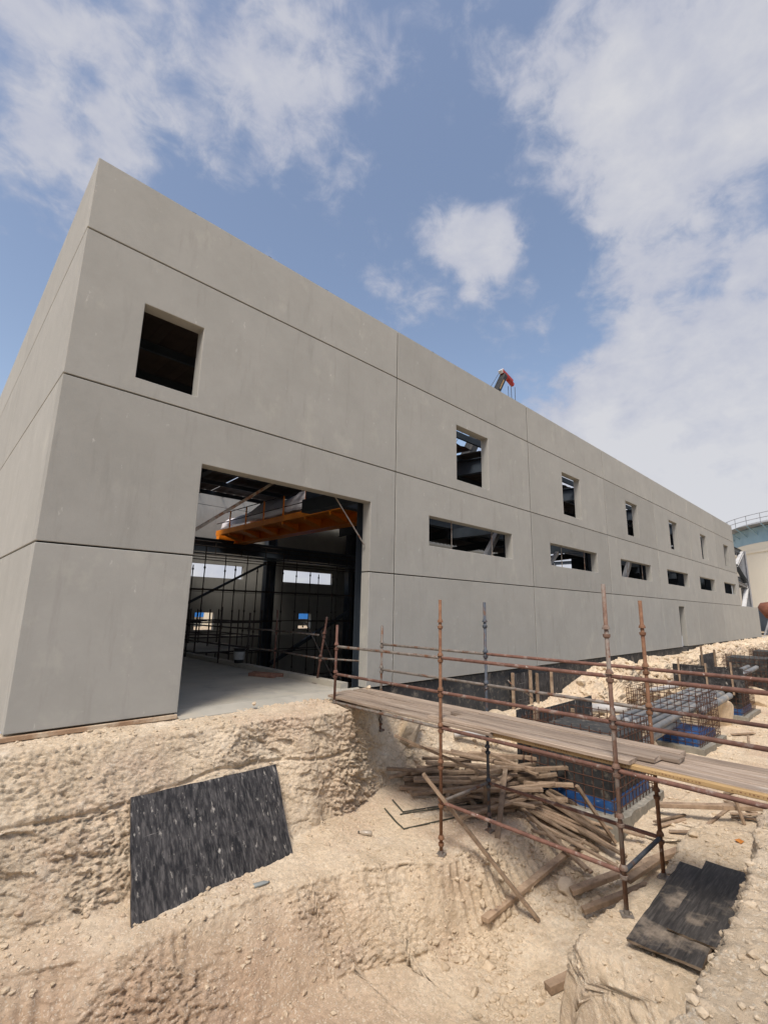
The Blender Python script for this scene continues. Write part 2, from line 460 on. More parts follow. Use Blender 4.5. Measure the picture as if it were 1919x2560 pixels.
# ------------------------------------------------------------------ mesh helpers (world coordinates everywhere)
class MB:
    def __init__(self):
        self.v = []
        self.f = []
        self.mi = []
        self.cur = 0

    def add(self, vs_, fs):
        o = len(self.v)
        self.v += [tuple(p) for p in vs_]
        for f in fs:
            self.f.append(tuple(i + o for i in f))
            self.mi.append(self.cur)
        return self

    def box(self, x0, x1, y0, y1, z0, z1):
        return self.add([(x0, y0, z0), (x1, y0, z0), (x1, y1, z0), (x0, y1, z0), (x0, y0, z1), (x1, y0, z1), (x1, y1, z1), (x0, y1, z1)],
                        [(3, 2, 1, 0), (4, 5, 6, 7), (0, 1, 5, 4), (1, 2, 6, 5), (2, 3, 7, 6), (3, 0, 4, 7)])

    def beam(self, a, b, w, h, up=(0, 0, 1), ch=0.0, j=0.0):
        a = Vector(a)
        b = Vector(b)
        d = (b - a).normalized()
        s = d.cross(Vector(up))
        if s.length < 1e-3:
            s = d.cross(Vector((1, 0, 0)))
        s.normalize()
        u = s.cross(d)
        if ch > 0:
            pr = [(-w / 2 + ch, -h / 2), (w / 2 - ch, -h / 2), (w / 2, -h / 2 + ch), (w / 2, h / 2 - ch), (w / 2 - ch, h / 2), (-w / 2 + ch, h / 2), (-w / 2, h / 2 - ch), (-w / 2, -h / 2 + ch)]
        else:
            pr = [(-w / 2, -h / 2), (w / 2, -h / 2), (w / 2, h / 2), (-w / 2, h / 2)]
        n = len(pr)
        vs_ = []
        ja = random.uniform(-j, j)
        jb = random.uniform(-j, j)
        for p, jj in ((a, ja), (b, jb)):
            for (x, y) in pr:
                vs_.append(p + s * x + u * y + d * (jj * x / w * 2))
        fs = [tuple(reversed(range(n))), tuple(range(n, 2 * n))]
        fs += [(i, (i + 1) % n, (i + 1) % n + n, i + n) for i in range(n)]
        return self.add(vs_, fs)

    def tube(self, pts, r, n=8, cap=True):
        pts = [Vector(p) for p in pts]
        rs = r if isinstance(r, (list, tuple)) else [r] * len(pts)
        vs_ = []
        ref = None
        for i, p in enumerate(pts):
            if i == 0:
                d = pts[1] - p
            elif i == len(pts) - 1:
                d = p - pts[i - 1]
            else:
                d = (pts[i + 1] - p).normalized() + (p - pts[i - 1]).normalized()
            d.normalize()
            if ref is None or abs(ref.dot(d)) > 0.98:
                ref = Vector((0, 0, 1)) if abs(d.z) < 0.9 else Vector((1, 0, 0))
            s = d.cross(ref).normalized()
            u = s.cross(d)
            for k in range(n):
                t = 2 * math.pi * k / n
                vs_.append(p + (s * math.cos(t) + u * math.sin(t)) * rs[i])
        fs = []
        for i in range(len(pts) - 1):
            for k in range(n):
                k2 = (k + 1) % n
                fs.append((i * n + k, i * n + k2, (i + 1) * n + k2, (i + 1) * n + k))
        if cap:
            fs.append(tuple(reversed(range(n))))
            fs.append(tuple(range((len(pts) - 1) * n, len(pts) * n)))
        return self.add(vs_, fs)

    def ibeam(self, a, b, w, h, tf=0.02, tw=0.014, up=(0, 0, 1)):
        a = Vector(a)
        b = Vector(b)
        d = (b - a).normalized()
        s = d.cross(Vector(up)).normalized()
        u = s.cross(d)
        for off in (-(h - tf) / 2, (h - tf) / 2):
            self.beam(a + u * off, b + u * off, w, tf, up)
        self.beam(a, b, tw, h - 2 * tf, up)
        return self

    def build(self, name, m, parent=None, smooth=False, origin=None, label=None, cat=None, group=None, kind=None):
        me = bpy.data.meshes.new(name)
        if parent is not None:
            o0 = root_loc(parent)
        elif origin is not None:
            o0 = Vector(origin)
        else:
            vv = np.array(self.v)
            lo, hi = vv.min(0), vv.max(0)
            o0 = Vector(((lo[0] + hi[0]) / 2, (lo[1] + hi[1]) / 2, lo[2]))
        me.from_pydata([(p[0] - o0.x, p[1] - o0.y, p[2] - o0.z) for p in self.v], [], self.f)
        ms = m if isinstance(m, (list, tuple)) else [m]
        for q in ms:
            me.materials.append(M[q])
        if len(ms) > 1:
            me.polygons.foreach_set('material_index', self.mi)
        if smooth:
            me.polygons.foreach_set('use_smooth', [True] * len(me.polygons))
        me.update()
        o = bpy.data.objects.new(name, me)
        COL.objects.link(o)
        if parent is not None:
            o.parent = parent
        else:
            o.location = o0
        tag(o, label, cat, group, kind)
        return o


LOC = {}


def root_loc(p):
    while p.parent is not None:
        p = p.parent
    return p.location.copy()


def tag(o, label=None, cat=None, group=None, kind=None):
    if label:
        o['label'] = label
    if cat:
        o['category'] = cat
    if group:
        o['group'] = group
    if kind:
        o['kind'] = kind
    return o


def thing(name, label, cat, loc, group=None):
    o = bpy.data.objects.new(name, None)
    o.empty_display_size = 0.3
    COL.objects.link(o)
    o.location = loc
    return tag(o, label, cat, group)


# vectorised noise ---------------------------------------------------
def _hash(ix, iy, iz, s):
    h = (ix * 374761393 + iy * 668265263 + iz * 2147483647 + s * 974634541) & 0xFFFFFFFF
    h = ((h ^ (h >> 13)) * 1274126177) & 0xFFFFFFFF
    h = ((h ^ (h >> 16)) * 2246822519) & 0xFFFFFFFF
    return ((h ^ (h >> 15)) & 0xFFFFFF) / float(0xFFFFFF)


def vnoise(P, s=0):
    i = np.floor(P).astype(np.int64)
    f = P - i
    f = f * f * (3 - 2 * f)
    r = 0
    for dx in (0, 1):
        wx = f[:, 0] if dx else 1 - f[:, 0]
        for dy in (0, 1):
            wy = f[:, 1] if dy else 1 - f[:, 1]
            for dz in (0, 1):
                wz = f[:, 2] if dz else 1 - f[:, 2]
                r = r + wx * wy * wz * _hash(i[:, 0] + dx, i[:, 1] + dy, i[:, 2] + dz, s)
    return r * 2 - 1


def fbm(P, oct_=4, s=0, gain=0.5):
    a, t, r = 1.0, 0.0, 0
    Q = P.copy()
    for k in range(oct_):
        r = r + a * vnoise(Q, s + k)
        t += a
        a *= gain
        Q = Q * 2.03 + 11.3
    return r / t


def worley(P, s=0):
    """step height and tilted facet of the nearest cell, and the distance to the next one"""
    i = np.floor(P).astype(np.int64)
    b1 = np.full(len(P), 9.0)
    b2 = np.full(len(P), 9.0)
    cid = np.zeros(len(P))
    til = np.zeros(len(P))
    for dx in (-1, 0, 1):
        for dy in (-1, 0, 1):
            for dz in (-1, 0, 1):
                c0, c1, c2 = i[:, 0] + dx, i[:, 1] + dy, i[:, 2] + dz
                h0, h1, h2 = _hash(c0, c1, c2, s), _hash(c0, c1, c2, s + 1), _hash(c0, c1, c2, s + 2)
                r0, r1, r2 = P[:, 0] - c0 - h0, P[:, 1] - c1 - h1, P[:, 2] - c2 - h2
                d = r0 * r0 + r1 * r1 + r2 * r2
                near = d < b1
                b2 = np.where(near, b1, np.minimum(b2, d))
                hs = _hash(c0, c1, c2, s + 3)
                cid = np.where(near, hs, cid)
                til = np.where(near, r0 * (h1 - .5) * 2.6 + r1 * (h2 - .5) * 2.6 + r2 * (hs - .7) * 2.6, til)
                b1 = np.where(near, d, b1)
    return np.sqrt(b1), np.sqrt(b2), cid, til


def np_mesh(name, V, F, m, parent=None, smooth=True, kind=None, label=None, cat=None, group=None):
    me = bpy.data.meshes.new(name)
    V = np.asarray(V, dtype=np.float32)
    F = np.asarray(F, dtype=np.int32)
    k = F.shape[1]
    me.vertices.add(len(V))
    me.vertices.foreach_set('co', V.ravel())
    me.loops.add(F.size)
    me.loops.foreach_set('vertex_index', F.ravel())
    me.polygons.add(len(F))
    me.polygons.foreach_set('loop_start', np.arange(0, F.size, k, dtype=np.int32))
    me.polygons.foreach_set('loop_total', np.full(len(F), k, dtype=np.int32))
    me.polygons.foreach_set('use_smooth', np.full(len(F), smooth, dtype=bool))
    me.update(calc_edges=True)
    me.materials.append(M[m])
    o = bpy.data.objects.new(name, me)
    COL.objects.link(o)
    if parent is not None:
        o.parent = parent
    return tag(o, label, cat, group, kind)


# ------------------------------------------------------------------ terrain
# cross-sections (y, z) from the wall across the trench to the near bank, at stations along x
ST = [
    (-9.0, [(.34, -.045), (-.45, -.13), (-.95, -.75), (-1.25, -1.68), (-1.55, -1.80), (-2.1, -2.65), (-3.6, -2.72), (-5.8, -2.65), (-6.2, -2.3), (-6.45, -1.5), (-6.9, -.10), (-10, .0)]),
    (0.0, [(.34, -.045), (-.45, -.13), (-.95, -.75), (-1.25, -1.68), (-1.58, -1.80), (-2.1, -2.65), (-3.6, -2.72), (-5.8, -2.65), (-6.2, -2.3), (-6.45, -1.5), (-6.9, -.10), (-10, .0)]),
    (1.2, [(.34, -.045), (-.50, -.14), (-.80, -.72), (-1.40, -1.70), (-1.98, -1.80), (-2.5, -2.65), (-3.6, -2.72), (-5.8, -2.65), (-6.2, -2.3), (-6.45, -1.5), (-6.9, -.10), (-10, .0)]),
    (2.5, [(.34, -.045), (-.55, -.14), (-.78, -.72), (-1.42, -1.70), (-2.10, -1.80), (-2.65, -2.65), (-3.7, -2.72), (-5.8, -2.65), (-6.2, -2.3), (-6.45, -1.5), (-6.9, -.10), (-10, .0)]),
    (3.4, [(.34, -.045), (-.68, -.14), (-.80, -.72), (-1.30, -1.70), (-2.25, -1.80), (-2.78, -2.65), (-3.8, -2.72), (-5.6, -2.68), (-6.1, -2.4), (-6.45, -1.5), (-6.88, -.10), (-10, .0)]),
    (3.9, [(.34, -.045), (-.85, -.14), (-.95, -.70), (-1.20, -1.68), (-2.50, -1.78), (-3.00, -2.66), (-3.9, -2.72), (-5.1, -2.65), (-5.6, -2.1), (-6.40, -1.5), (-6.86, -.10), (-10, .0)]),
    (4.15, [(.34, -.045), (-.92, -.15), (-.97, -.75), (-1.08, -1.68), (-2.62, -1.79), (-3.08, -2.66), (-3.9, -2.72), (-4.9, -2.62), (-5.24, -1.55), (-6.35, -1.48), (-6.85, -.09), (-10, .0)]),
    (4.8, [(.34, -.045), (-.86, -.17), (-.93, -.80), (-1.00, -1.70), (-2.98, -1.80), (-3.28, -2.66), (-4.0, -2.70), (-4.9, -2.55), (-5.24, -1.52), (-6.3, -1.47), (-6.84, -.08), (-10, .0)]),
    (5.3, [(.34, -.10), (-.62, -.22), (-.72, -.90), (-.85, -1.70), (-3.10, -1.80), (-3.50, -2.60), (-4.1, -2.64), (-4.95, -2.50), (-5.26, -1.52), (-6.3, -1.47), (-6.84, -.08), (-10, .0)]),
    (6.2, [(.34, -.12), (-.22, -.35), (-.34, -1.0), (-.55, -1.70), (-3.10, -1.80), (-3.62, -2.42), (-4.2, -2.50), (-4.97, -2.40), (-5.30, -1.54), (-6.3, -1.47), (-6.82, -.08), (-10, .0)]),
    (7.2, [(.34, -.45), (-.15, -.60), (-.28, -1.05), (-.50, -1.66), (-2.90, -1.84), (-3.50, -2.28), (-4.2, -2.34), (-5.00, -2.20), (-5.33, -1.52), (-6.3, -1.48), (-6.82, -.08), (-10, .0)]),
    (8.2, [(.34, -.70), (-.2, -.85), (-.40, -1.10), (-.80, -1.55), (-2.60, -1.86), (-3.30, -2.02), (-4.2, -2.08), (-5.00, -2.00), (-5.33, -1.55), (-6.3, -1.50), (-6.82, -.08), (-10, .0)]),
    (9.0, [(.34, -1.0), (-.3, -1.10), (-.60, -1.25), (-1.1, -1.60), (-2.40, -1.90), (-3.20, -1.94), (-4.2, -1.96), (-5.10, -1.92), (-5.60, -1.75), (-6.3, -1.58), (-6.84, -.08), (-10, .0)]),
    (10.5, [(.34, -1.1), (-.3, -1.15), (-.70, -1.28), (-1.3, -1.62), (-2.40, -1.92), (-3.20, -1.94), (-4.2, -1.95), (-5.20, -1.92), (-5.9, -1.85), (-6.4, -1.6), (-6.9, -.10), (-10, .0)]),
    (14.0, [(.34, -1.0), (-.3, -1.05), (-.80, -1.25), (-1.5, -1.62), (-2.40, -1.92), (-3.20, -1.94), (-4.2, -1.95), (-5.20, -1.92), (-5.9, -1.85), (-6.4, -1.6), (-6.9, -.10), (-10, .0)]),
    (16.2, [(.34, -.55), (-.3, -.50), (-.80, -.75), (-1.6, -1.62), (-2.40, -1.92), (-3.20, -1.94), (-4.2, -1.95), (-5.20, -1.92), (-5.9, -1.85), (-6.4, -1.6), (-6.9, -.10), (-10, .0)]),
    (17.4, [(.34, -.24), (-.5, -.18), (-1.1, -.30), (-1.6, -1.60), (-2.40, -1.92), (-3.20, -1.94), (-4.2, -1.95), (-5.20, -1.92), (-5.9, -1.85), (-6.4, -1.6), (-6.9, -.10), (-10, .0)]),
    (19.4, [(.34, -.28), (-.5, -.22), (-1.1, -.40), (-1.6, -1.60), (-2.40, -1.92), (-3.20, -1.94), (-4.2, -1.95), (-5.20, -1.92), (-5.9, -1.85), (-6.4, -1.6), (-6.9, -.10), (-10, .0)]),
    (20.2, [(.34, -.8), (-.3, -.8), (-.7, -1.1), (-1.5, -1.70), (-2.40, -1.92), (-3.20, -1.94), (-4.2, -1.95), (-5.20, -1.92), (-5.9, -1.85), (-6.4, -1.6), (-6.9, -.10), (-10, .0)]),
    (21.2, [(.34, -.8), (-.3, -.8), (-.7, -1.0), (-1.5, -1.70), (-2.40, -1.92), (-3.20, -1.94), (-4.2, -1.95), (-5.20, -1.92), (-5.9, -1.85), (-6.4, -1.6), (-6.9, -.10), (-10, .0)]),
    (21.9, [(.34, -.34), (-.5, -.26), (-.95, -.42), (-1.7, -1.70), (-2.40, -1.92), (-3.20, -1.94), (-4.2, -1.95), (-5.20, -1.92), (-5.9, -1.85), (-6.4, -1.6), (-6.9, -.10), (-10, .0)]),
    (29.5, [(.34, -.36), (-.5, -.32), (-.95, -.46), (-1.7, -1.70), (-2.40, -1.92), (-3.20, -1.94), (-4.2, -1.95), (-5.20, -1.92), (-5.9, -1.85), (-6.4, -1.6), (-6.9, -.10), (-10, .0)]),
    (30.5, [(.34, -.22), (-.5, -.10), (-1.0, -.24), (-1.8, -1.70), (-2.40, -1.92), (-3.20, -1.94), (-4.2, -1.95), (-5.20, -1.92), (-5.9, -1.85), (-6.4, -1.6), (-6.9, -.10), (-10, .0)]),
    (50.0, [(.34, -.2), (-.5, -.10), (-1.2, -.2), (-2.0, -1.60), (-2.40, -1.92), (-3.20, -1.94), (-4.2, -1.95), (-5.20, -1.92), (-5.9, -1.85), (-6.4, -1.6), (-6.9, -.10), (-10, .0)]),
    (62.0, [(.34, -.1), (-.6, -.1), (-1.6, -.1), (-2.0, -.12), (-2.40, -.12), (-3.20, -.12), (-4.2, -.12), (-5.20, -.12), (-5.9, -.12), (-6.4, -.1), (-6.9, -.10), (-10, .0)]),
]


def build_terrain():
    xs = np.concatenate([np.arange(-9, -1.2, 0.12), np.arange(-1.2, 8.4, 0.021), np.arange(8.4, 13, 0.06), np.arange(13, 25, 0.075), np.arange(25, 46, 0.15), np.arange(46, 62.01, 0.4)])
    sx = np.array([s[0] for s in ST])
    PR = np.array([s[1] for s in ST])            # stations, points, 2
    npt = PR.shape[1]
    NS = 680
    prof = np.zeros((len(xs), npt, 2))
    for k in range(npt):
        for c in range(2):
            prof[:, k, c] = np.interp(xs, sx, PR[:, k, c])
    # wandering edges
    for k in range(1, npt - 1):
        w = fbm(np.stack([xs * 0.9, np.full_like(xs, k * 7.7), np.zeros_like(xs)], 1), 4, 20 + k)
        amp = 0.10 if k not in (1, 10) else 0.06
        prof[:, k, 0] += w * amp
        prof[:, k, 1] += np.roll(w, 7) * 0.035
    V = np.zeros((len(xs), NS, 3))
    for i, x in enumerate(xs):
        p = prof[i]
        seg = np.hypot(np.diff(p[:, 0]), np.diff(p[:, 1]))
        # sample steep faces more densely
        wgt = seg * np.where(np.abs(np.diff(p[:, 1])) > 0.3, 1.9, 1.0)
        wgt[-1] *= 0.25
        s = np.concatenate([[0], np.cumsum(wgt)])
        t = np.linspace(0, s[-1], NS)
        yy = np.interp(t, s, p[:, 0])
        zz = np.interp(t, s, p[:, 1])
        V[i, :, 0] = x
        V[i, :, 1] = yy
        V[i, :, 2] = zz
    # soften the corners of the profile
    for it in range(3):
        V[:, 1:-1, 1:] = 0.5 * V[:, 1:-1, 1:] + 0.25 * (V[:, :-2, 1:] + V[:, 2:, 1:])
    # normals
    du = np.gradient(V, axis=0)
    dv = np.gradient(V, axis=1)
    n = np.cross(dv, du)
    n /= np.linalg.norm(n, axis=2, keepdims=True) + 1e-9
    n *= np.sign(n[:, :, 2:3] + 1e-9) * np.where(np.abs(n[:, :, 2:3]) > -1, 1, 1)
    steep = np.clip((1 - np.abs(n[:, :, 2])) * 1.6, 0, 1)
    Pf = V.reshape(-1, 3)
    nf = n.reshape(-1, 3)
    st = steep.reshape(-1)
    near = (Pf[:, 0] < 13.5) & (Pf[:, 0] > -2)
    disp = 0.05 * fbm(Pf * 1.6, 3, 1) * (0.35 + st)
    shear = Pf.copy()
    shear[:, 2] += 0.35 * Pf[:, 0]                        # beds dip slightly
    wob = np.stack([fbm(Pf * 4, 3, 5), fbm(Pf * 4, 3, 6), fbm(Pf * 4, 3, 7)], 1)
    A1, A2, AI, AT = worley(shear * np.array([3.0, 3.0, 5.5]) + 0.35 * wob, 11)
    B1, B2, BI, BT = worley(shear * np.array([9, 9, 15.0]) + 0.6 * wob, 31)
    C1, C2, CI, CT = worley(Pf * np.array([19, 19, 25.0]) + 0.8 * wob, 51)
    patchy = np.clip(fbm(Pf * 0.8, 2, 77) * 1.6 + 0.55, 0.10, 1)
    chunkA = (AI - 0.5) + 0.8 * AT
    chunkB = (BI - 0.4) * np.clip((B2 - B1) * 9, 0, 1) + 0.9 * BT
    chunkC = (CI - 0.35) * np.clip((C2 - C1) * 7, 0, 1) + 0.9 * CT
    low = np.where(Pf[:, 2] < -1.82, np.clip(fbm(Pf * 0.75, 3, 101) * 2.2 + 0.45, 0.08, 1), np.clip(fbm(Pf * 0.6, 3, 103) * 1.8 + 0.8, 0.3, 1))
    disp += 0.09 * st * fbm(Pf * np.array([2.4, 2.4, 1.0]), 4, 107) * (Pf[:, 2] < -1.7)
    disp += st * low * (0.034 * chunkA + 0.028 * chunkB * (0.3 + patchy) + 0.024 * chunkC * (0.35 + patchy))
    crumb = np.clip(fbm(Pf * 1.1, 3, 83) * 2.0 + 0.25, 0, 1)
    disp += (1 - st) * (0.016 * fbm(Pf * 6, 4, 3, 0.6) + crumb * (0.022 * np.clip(chunkC - .15, 0, 1) + 0.020 * np.clip(chunkB - .35, 0, 1)))
    disp += 0.010 * fbm(Pf * 24, 3, 4, 0.6)
    farb = np.clip((Pf[:, 0] - 11) / 3, 0, 1) * np.clip((Pf[:, 2] + 1.85) * 3, 0, 1) * (Pf[:, 1] > -2.6)
    disp += farb * (0.24 * fbm(Pf * 1.3, 5, 121, .6) + 0.16 * (AI - .5) + .06 * (BI - .5))
    bank = (Pf[:, 1] < -6.2) & (Pf[:, 1] > -8.2) & (Pf[:, 0] < 13)
    disp += bank * (0.030 * np.clip(chunkB, -.2, 1) + 0.016 * chunkC) * (1 - st)
    # tooth marks of the digger on the faces below the bench
    tm = np.sin(Pf[:, 0] * 46 + 6 * fbm(Pf * np.array([1.2, 1.2, .6]), 2, 95))
    disp += 0.020 * tm * st * (1.2 - low) * np.clip(fbm(Pf * 0.9, 2, 96) * 3 + .2, 0, 1) * (Pf[:, 2] < -1.85)
    # a recessed seam between two beds along the upper cut face
    seam = np.exp(-((Pf[:, 2] + 0.76 + 0.05 * np.sin(Pf[:, 0] * 1.7) + 0.04 * fbm(Pf * np.array([2.5, 0, 0]), 3, 91)) / 0.022) ** 2)
    disp -= seam * st * 0.06 * (Pf[:, 1] > -1.4) * (Pf[:, 0] < 5.2)
    Pn = Pf + nf * disp[:, None]
    keep = Pf[:, 1] > 0.0                                # stay under the wall
    Pn[keep] = Pf[keep]
    nx = len(xs)
    idx = np.arange(nx * NS).reshape(nx, NS)
    F = np.stack([idx[:-1, :-1], idx[:-1, 1:], idx[1:, 1:], idx[1:, :-1]], -1).reshape(-1, 4)
    o = np_mesh('excavated_ground', Pn, F, 'sand', kind='structure', label='pale sandy limestone ground cut into benches and a trench')
    return o, Pn, F


terrain, TV, TF = build_terrain()
BVH = BVHTree.FromPolygons([tuple(v) for v in TV.tolist()], TF.tolist())


def ground_z(x, y, default=-1.9):
    h = BVH.ray_cast(Vector((x, y, 3.0)), Vector((0, 0, -1)))
    return h[0].z if h[0] is not None else default


# far ground as one sheet with the building and the trench left out
g = MB()
BIG = 1500
for (x0, x1, y0, y1) in ((-BIG, -9, -BIG, BIG), (62, BIG, -BIG, BIG), (-9, 62, -BIG, -10), (-9, 62, 18.6, BIG), (-9, 0.0, .34, 18.6), (51.5, 62, .34, 18.6)):
    g.add([(x0, y0, -.02 if y1 <= -10 else -.1), (x1, y0, -.02 if y1 <= -10 else -.1), (x1, y1, -.02 if y1 <= -10 else -.1), (x0, y1, -.02 if y1 <= -10 else -.1)], [(0, 1, 2, 3)])
g.build('ground', 'ground', kind='structure', origin=(0, 0, 0), label='flat sandy ground stretching away behind the building')

# ------------------------------------------------------------------ the precast building
bld = thing('precast_building', 'long grey precast concrete shed under construction with open window and door holes', 'building', (0, 0, 0))
JX = [0, 6.766, 13.066, 19.332, 25.6, 31.812, 38.121, 44.087]
JZ = [0, 2.408, 4.840, 7.268, 8.554]
UPW = [(0.934, 1.919), (9.142, 10.684), (15.447, 16.95), (21.681, 23.149), (27.934, 29.395), (34.245, 35.641), (40.455, 41.896)]
LOW = [None, (7.983, 11.862), (14.285, 18.102), (20.551, 24.372), (26.833, 30.654), (33.058, 36.738), (39.308, 43.011)]
GX, GZ, TH = 0.0105, 0.012, 0.25


def panel(x0, x1, z0, z1, holes=(), axis='y', pos=0.0, th=TH, name='wall_panel', mt='concrete', parent=None, bev=0.008):
    """wall panel with openings; axis 'y': lies along x with its outer face at y=pos; 'x': along y, outer face at x=pos"""
    xs = sorted(set([x0, x1] + [h[0] for h in holes] + [h[1] for h in holes]))
    zs = sorted(set([z0, z1] + [h[2] for h in holes] + [h[3] for h in holes]))
    xs = [x for x in xs if x0 <= x <= x1]
    zs = [z for z in zs if z0 <= z <= z1]
    bm = bmesh.new()
    vid = {}

    def v(i, k):
        if (i, k) not in vid:
            vid[(i, k)] = bm.verts.new((xs[i], 0, zs[k]))
        return vid[(i, k)]
    for i in range(len(xs) - 1):
        for k in range(len(zs) - 1):
            cx, cz = (xs[i] + xs[i + 1]) / 2, (zs[k] + zs[k + 1]) / 2
            if any(h[0] < cx < h[1] and h[2] < cz < h[3] for h in holes):
                continue
            bm.faces.new((v(i, k), v(i + 1, k), v(i + 1, k + 1), v(i, k + 1)))
    r = bmesh.ops.extrude_face_region(bm, geom=bm.faces[:])
    for e in r['geom']:
        if isinstance(e, bmesh.types.BMVert):
            e.co.y += th
    bmesh.ops.recalc_face_normals(bm, faces=bm.faces[:])
    es = [e for e in bm.edges if len(e.link_faces) == 2 and e.calc_face_angle(0) > 1.0 and min(e.verts[0].co.y, e.verts[1].co.y) < 0.01]
    bmesh.ops.bevel(bm, geom=es, offset=bev, segments=1, affect='EDGES', clamp_overlap=True)
    for q in bm.verts:
        if axis == 'y':
            q.co.y += pos
        elif axis == '-y':
            q.co.y = pos - q.co.y
        elif axis == 'x':
            q.co = Vector((pos + q.co.y, q.co.x, q.co.z))
        elif axis == '-x':
            q.co = Vector((pos - q.co.y, q.co.x, q.co.z))
    bmesh.ops.recalc_face_normals(bm, faces=bm.faces[:])
    me = bpy.data.meshes.new(name)
    bm.to_mesh(me)
    bm.free()
    me.materials.append(M[mt])
    o = bpy.data.objects.new(name, me)
    COL.objects.link(o)
    o.parent = parent or bld
    return o


DOOR = (2.121, 5.989, -1, 3.965)
# lowest row
panel(0, DOOR[0], 0, JZ[1] - GZ)
panel(DOOR[1], JX[1] - GX, 0, JZ[1] - GZ)
for b in range(1, 7):
    holes = [(28.2, 29.2, -0.01, 2.08)] if b == 4 else []
    x1 = JX[b + 1] - 0.013
    panel(JX[b] + (GX if b == 1 else 0.013), x1, 0, JZ[1] - GZ, [(h[0], h[1], -1, h[3]) for h in holes])
panel(JX[7] + GX, 50.65, 0, JZ[1] - GZ)
# upper rows
panel(0, JX[1] - GX, JZ[1] + GZ, JZ[2] - GZ, [(DOOR[0], DOOR[1], 0, DOOR[3])])
panel(0, JX[1] - GX, JZ[2] + GZ, JZ[3] - GZ, [(UPW[0][0], UPW[0][1], 5.117, 6.419)])
panel(0, JX[1] - GX, JZ[3] + GZ, JZ[4])
for b in range(1, 7):
    x0, x1 = JX[b] + (GX if b == 1 else 0.017), JX[b + 1] - 0.017
    panel(x0, x1, JZ[1] + GZ, JZ[2] - GZ, [(LOW[b][0], LOW[b][1], 3.192, 3.956)])
    panel(x0, x1, JZ[2] + GZ, JZ[3] - GZ, [(UPW[b][0], UPW[b][1], 5.138, 6.733)])
    panel(x0, x1, JZ[3] + GZ, JZ[4])
# left end wall
LY = [TH + 0.012, 6.4, 12.4, 18.44]
for i in range(3):
    for k in range(4):
        panel(LY[i] + (GX if i else 0), LY[i + 1] - GX, JZ[k] + (GZ if k else 0), JZ[k + 1] - (GZ if k < 3 else 0), axis='x', pos=0.0)
# rear wall, outer face at y=18.7
BX = [0.26, 7.6, 13.9, 20.2, 26.5, 32.8, 39.1, 44.0]
for b in range(7):
    lo = (8.8, 12.65) if b == 1 else ((15.35, 19.3) if b == 2 else None)
    sm = [(10.0, 11.1), (16.7, 17.65)]
    h0 = [(sm[b - 1][0], sm[b - 1][1], 0.33, 1.26)] if b in (1, 2) else []
    panel(BX[b] + GX, BX[b + 1] - GX, 0, JZ[1] - GZ, h0, axis='-y', pos=18.7)
    panel(BX[b] + GX, BX[b + 1] - GX, JZ[1] + GZ, JZ[2] - GZ, [(lo[0], lo[1], 3.20, 3.95)] if lo else [], axis='-y', pos=18.7)
    panel(BX[b] + GX, BX[b + 1] - GX, JZ[2] + GZ, JZ[3] - GZ, axis='-y', pos=18.7)
    panel(BX[b] + GX, BX[b + 1] - GX, JZ[3] + GZ, JZ[4], axis='-y', pos=18.7)
# joint sealant set back in the gaps
s = MB()
for z in JZ[1:4]:
    for (x0, x1) in (((0.03, DOOR[0] - .03), (DOOR[1] + .03, 44.05)) if z < 3 else ((0.03, 44.05),)):
        s.box(x0, x1, 0.05, 0.10, z - 0.02, z + 0.02)
    s.box(0.05, 0.10, 0.3, 18.3, z - 0.02, z + 0.02)
    s.box(0.3, 43.9, 18.55, 18.6, z - 0.02, z + 0.02)
for x in JX[1:7]:
    z0 = 0.02
    for (za, zb_) in ((z0, 2.385), (2.43, 4.815), (4.865, 7.245), (7.29, 8.52)):
        s.box(x - 0.0175, x + 0.0175, 0.011, 0.06, za, zb_)
s.box(44.072, 44.102, 0.012, 0.06, .02, 2.38)
for x in BX[1:7]:
    s.box(x - 0.02, x + 0.02, 18.552, 18.602, 0.02, 8.5)
s.build('joint_sealant', 'sealant', bld)
# foundation walls, basement, slab
MB().box(6.05, 51, 0.07, 0.36, -3.2, -0.035).build('foundation_wall', 'bitumen', bld)
MB().box(0.05, 6.05, 0.36, 0.6, -3.2, -0.2).build('foundation_wall', 'blinding', bld)
MB().box(0.26, 44, 18.3, 18.43, -3.2, 0.0).build('retaining_wall', 'concrete', bld)
f = MB().box(0.27, 5.72, 0.26, 18.28, -0.25, -0.01)
f.build('floor_slab', 'slab', bld)
MB().add([(2.13, -.10, -.25), (5.98, -.10, -.25), (5.98, .258, -.25), (2.13, .258, -.25), (2.13, -.10, -.085), (5.98, -.10, -.085), (5.98, .258, -.012), (2.13, .258, -.012)], [(3, 2, 1, 0), (4, 5, 6, 7), (0, 1, 5, 4), (1, 2, 6, 5), (2, 3, 7, 6), (3, 0, 4, 7)]).build('threshold', 'slab', bld)
MB().box(5.55, 5.74, 0.30, 18.2, -0.012, 0.10).build('slab_kerb', 'slab', bld)
MB().box(5.6, 44, 0.3, 18.5, -3.3, -3.1).build('basement_floor', 'blinding', bld)
MB().box(5.52, 5.7, 0.4, 18.2, -3.2, -0.26).build('retaining_wall', 'concrete', bld)
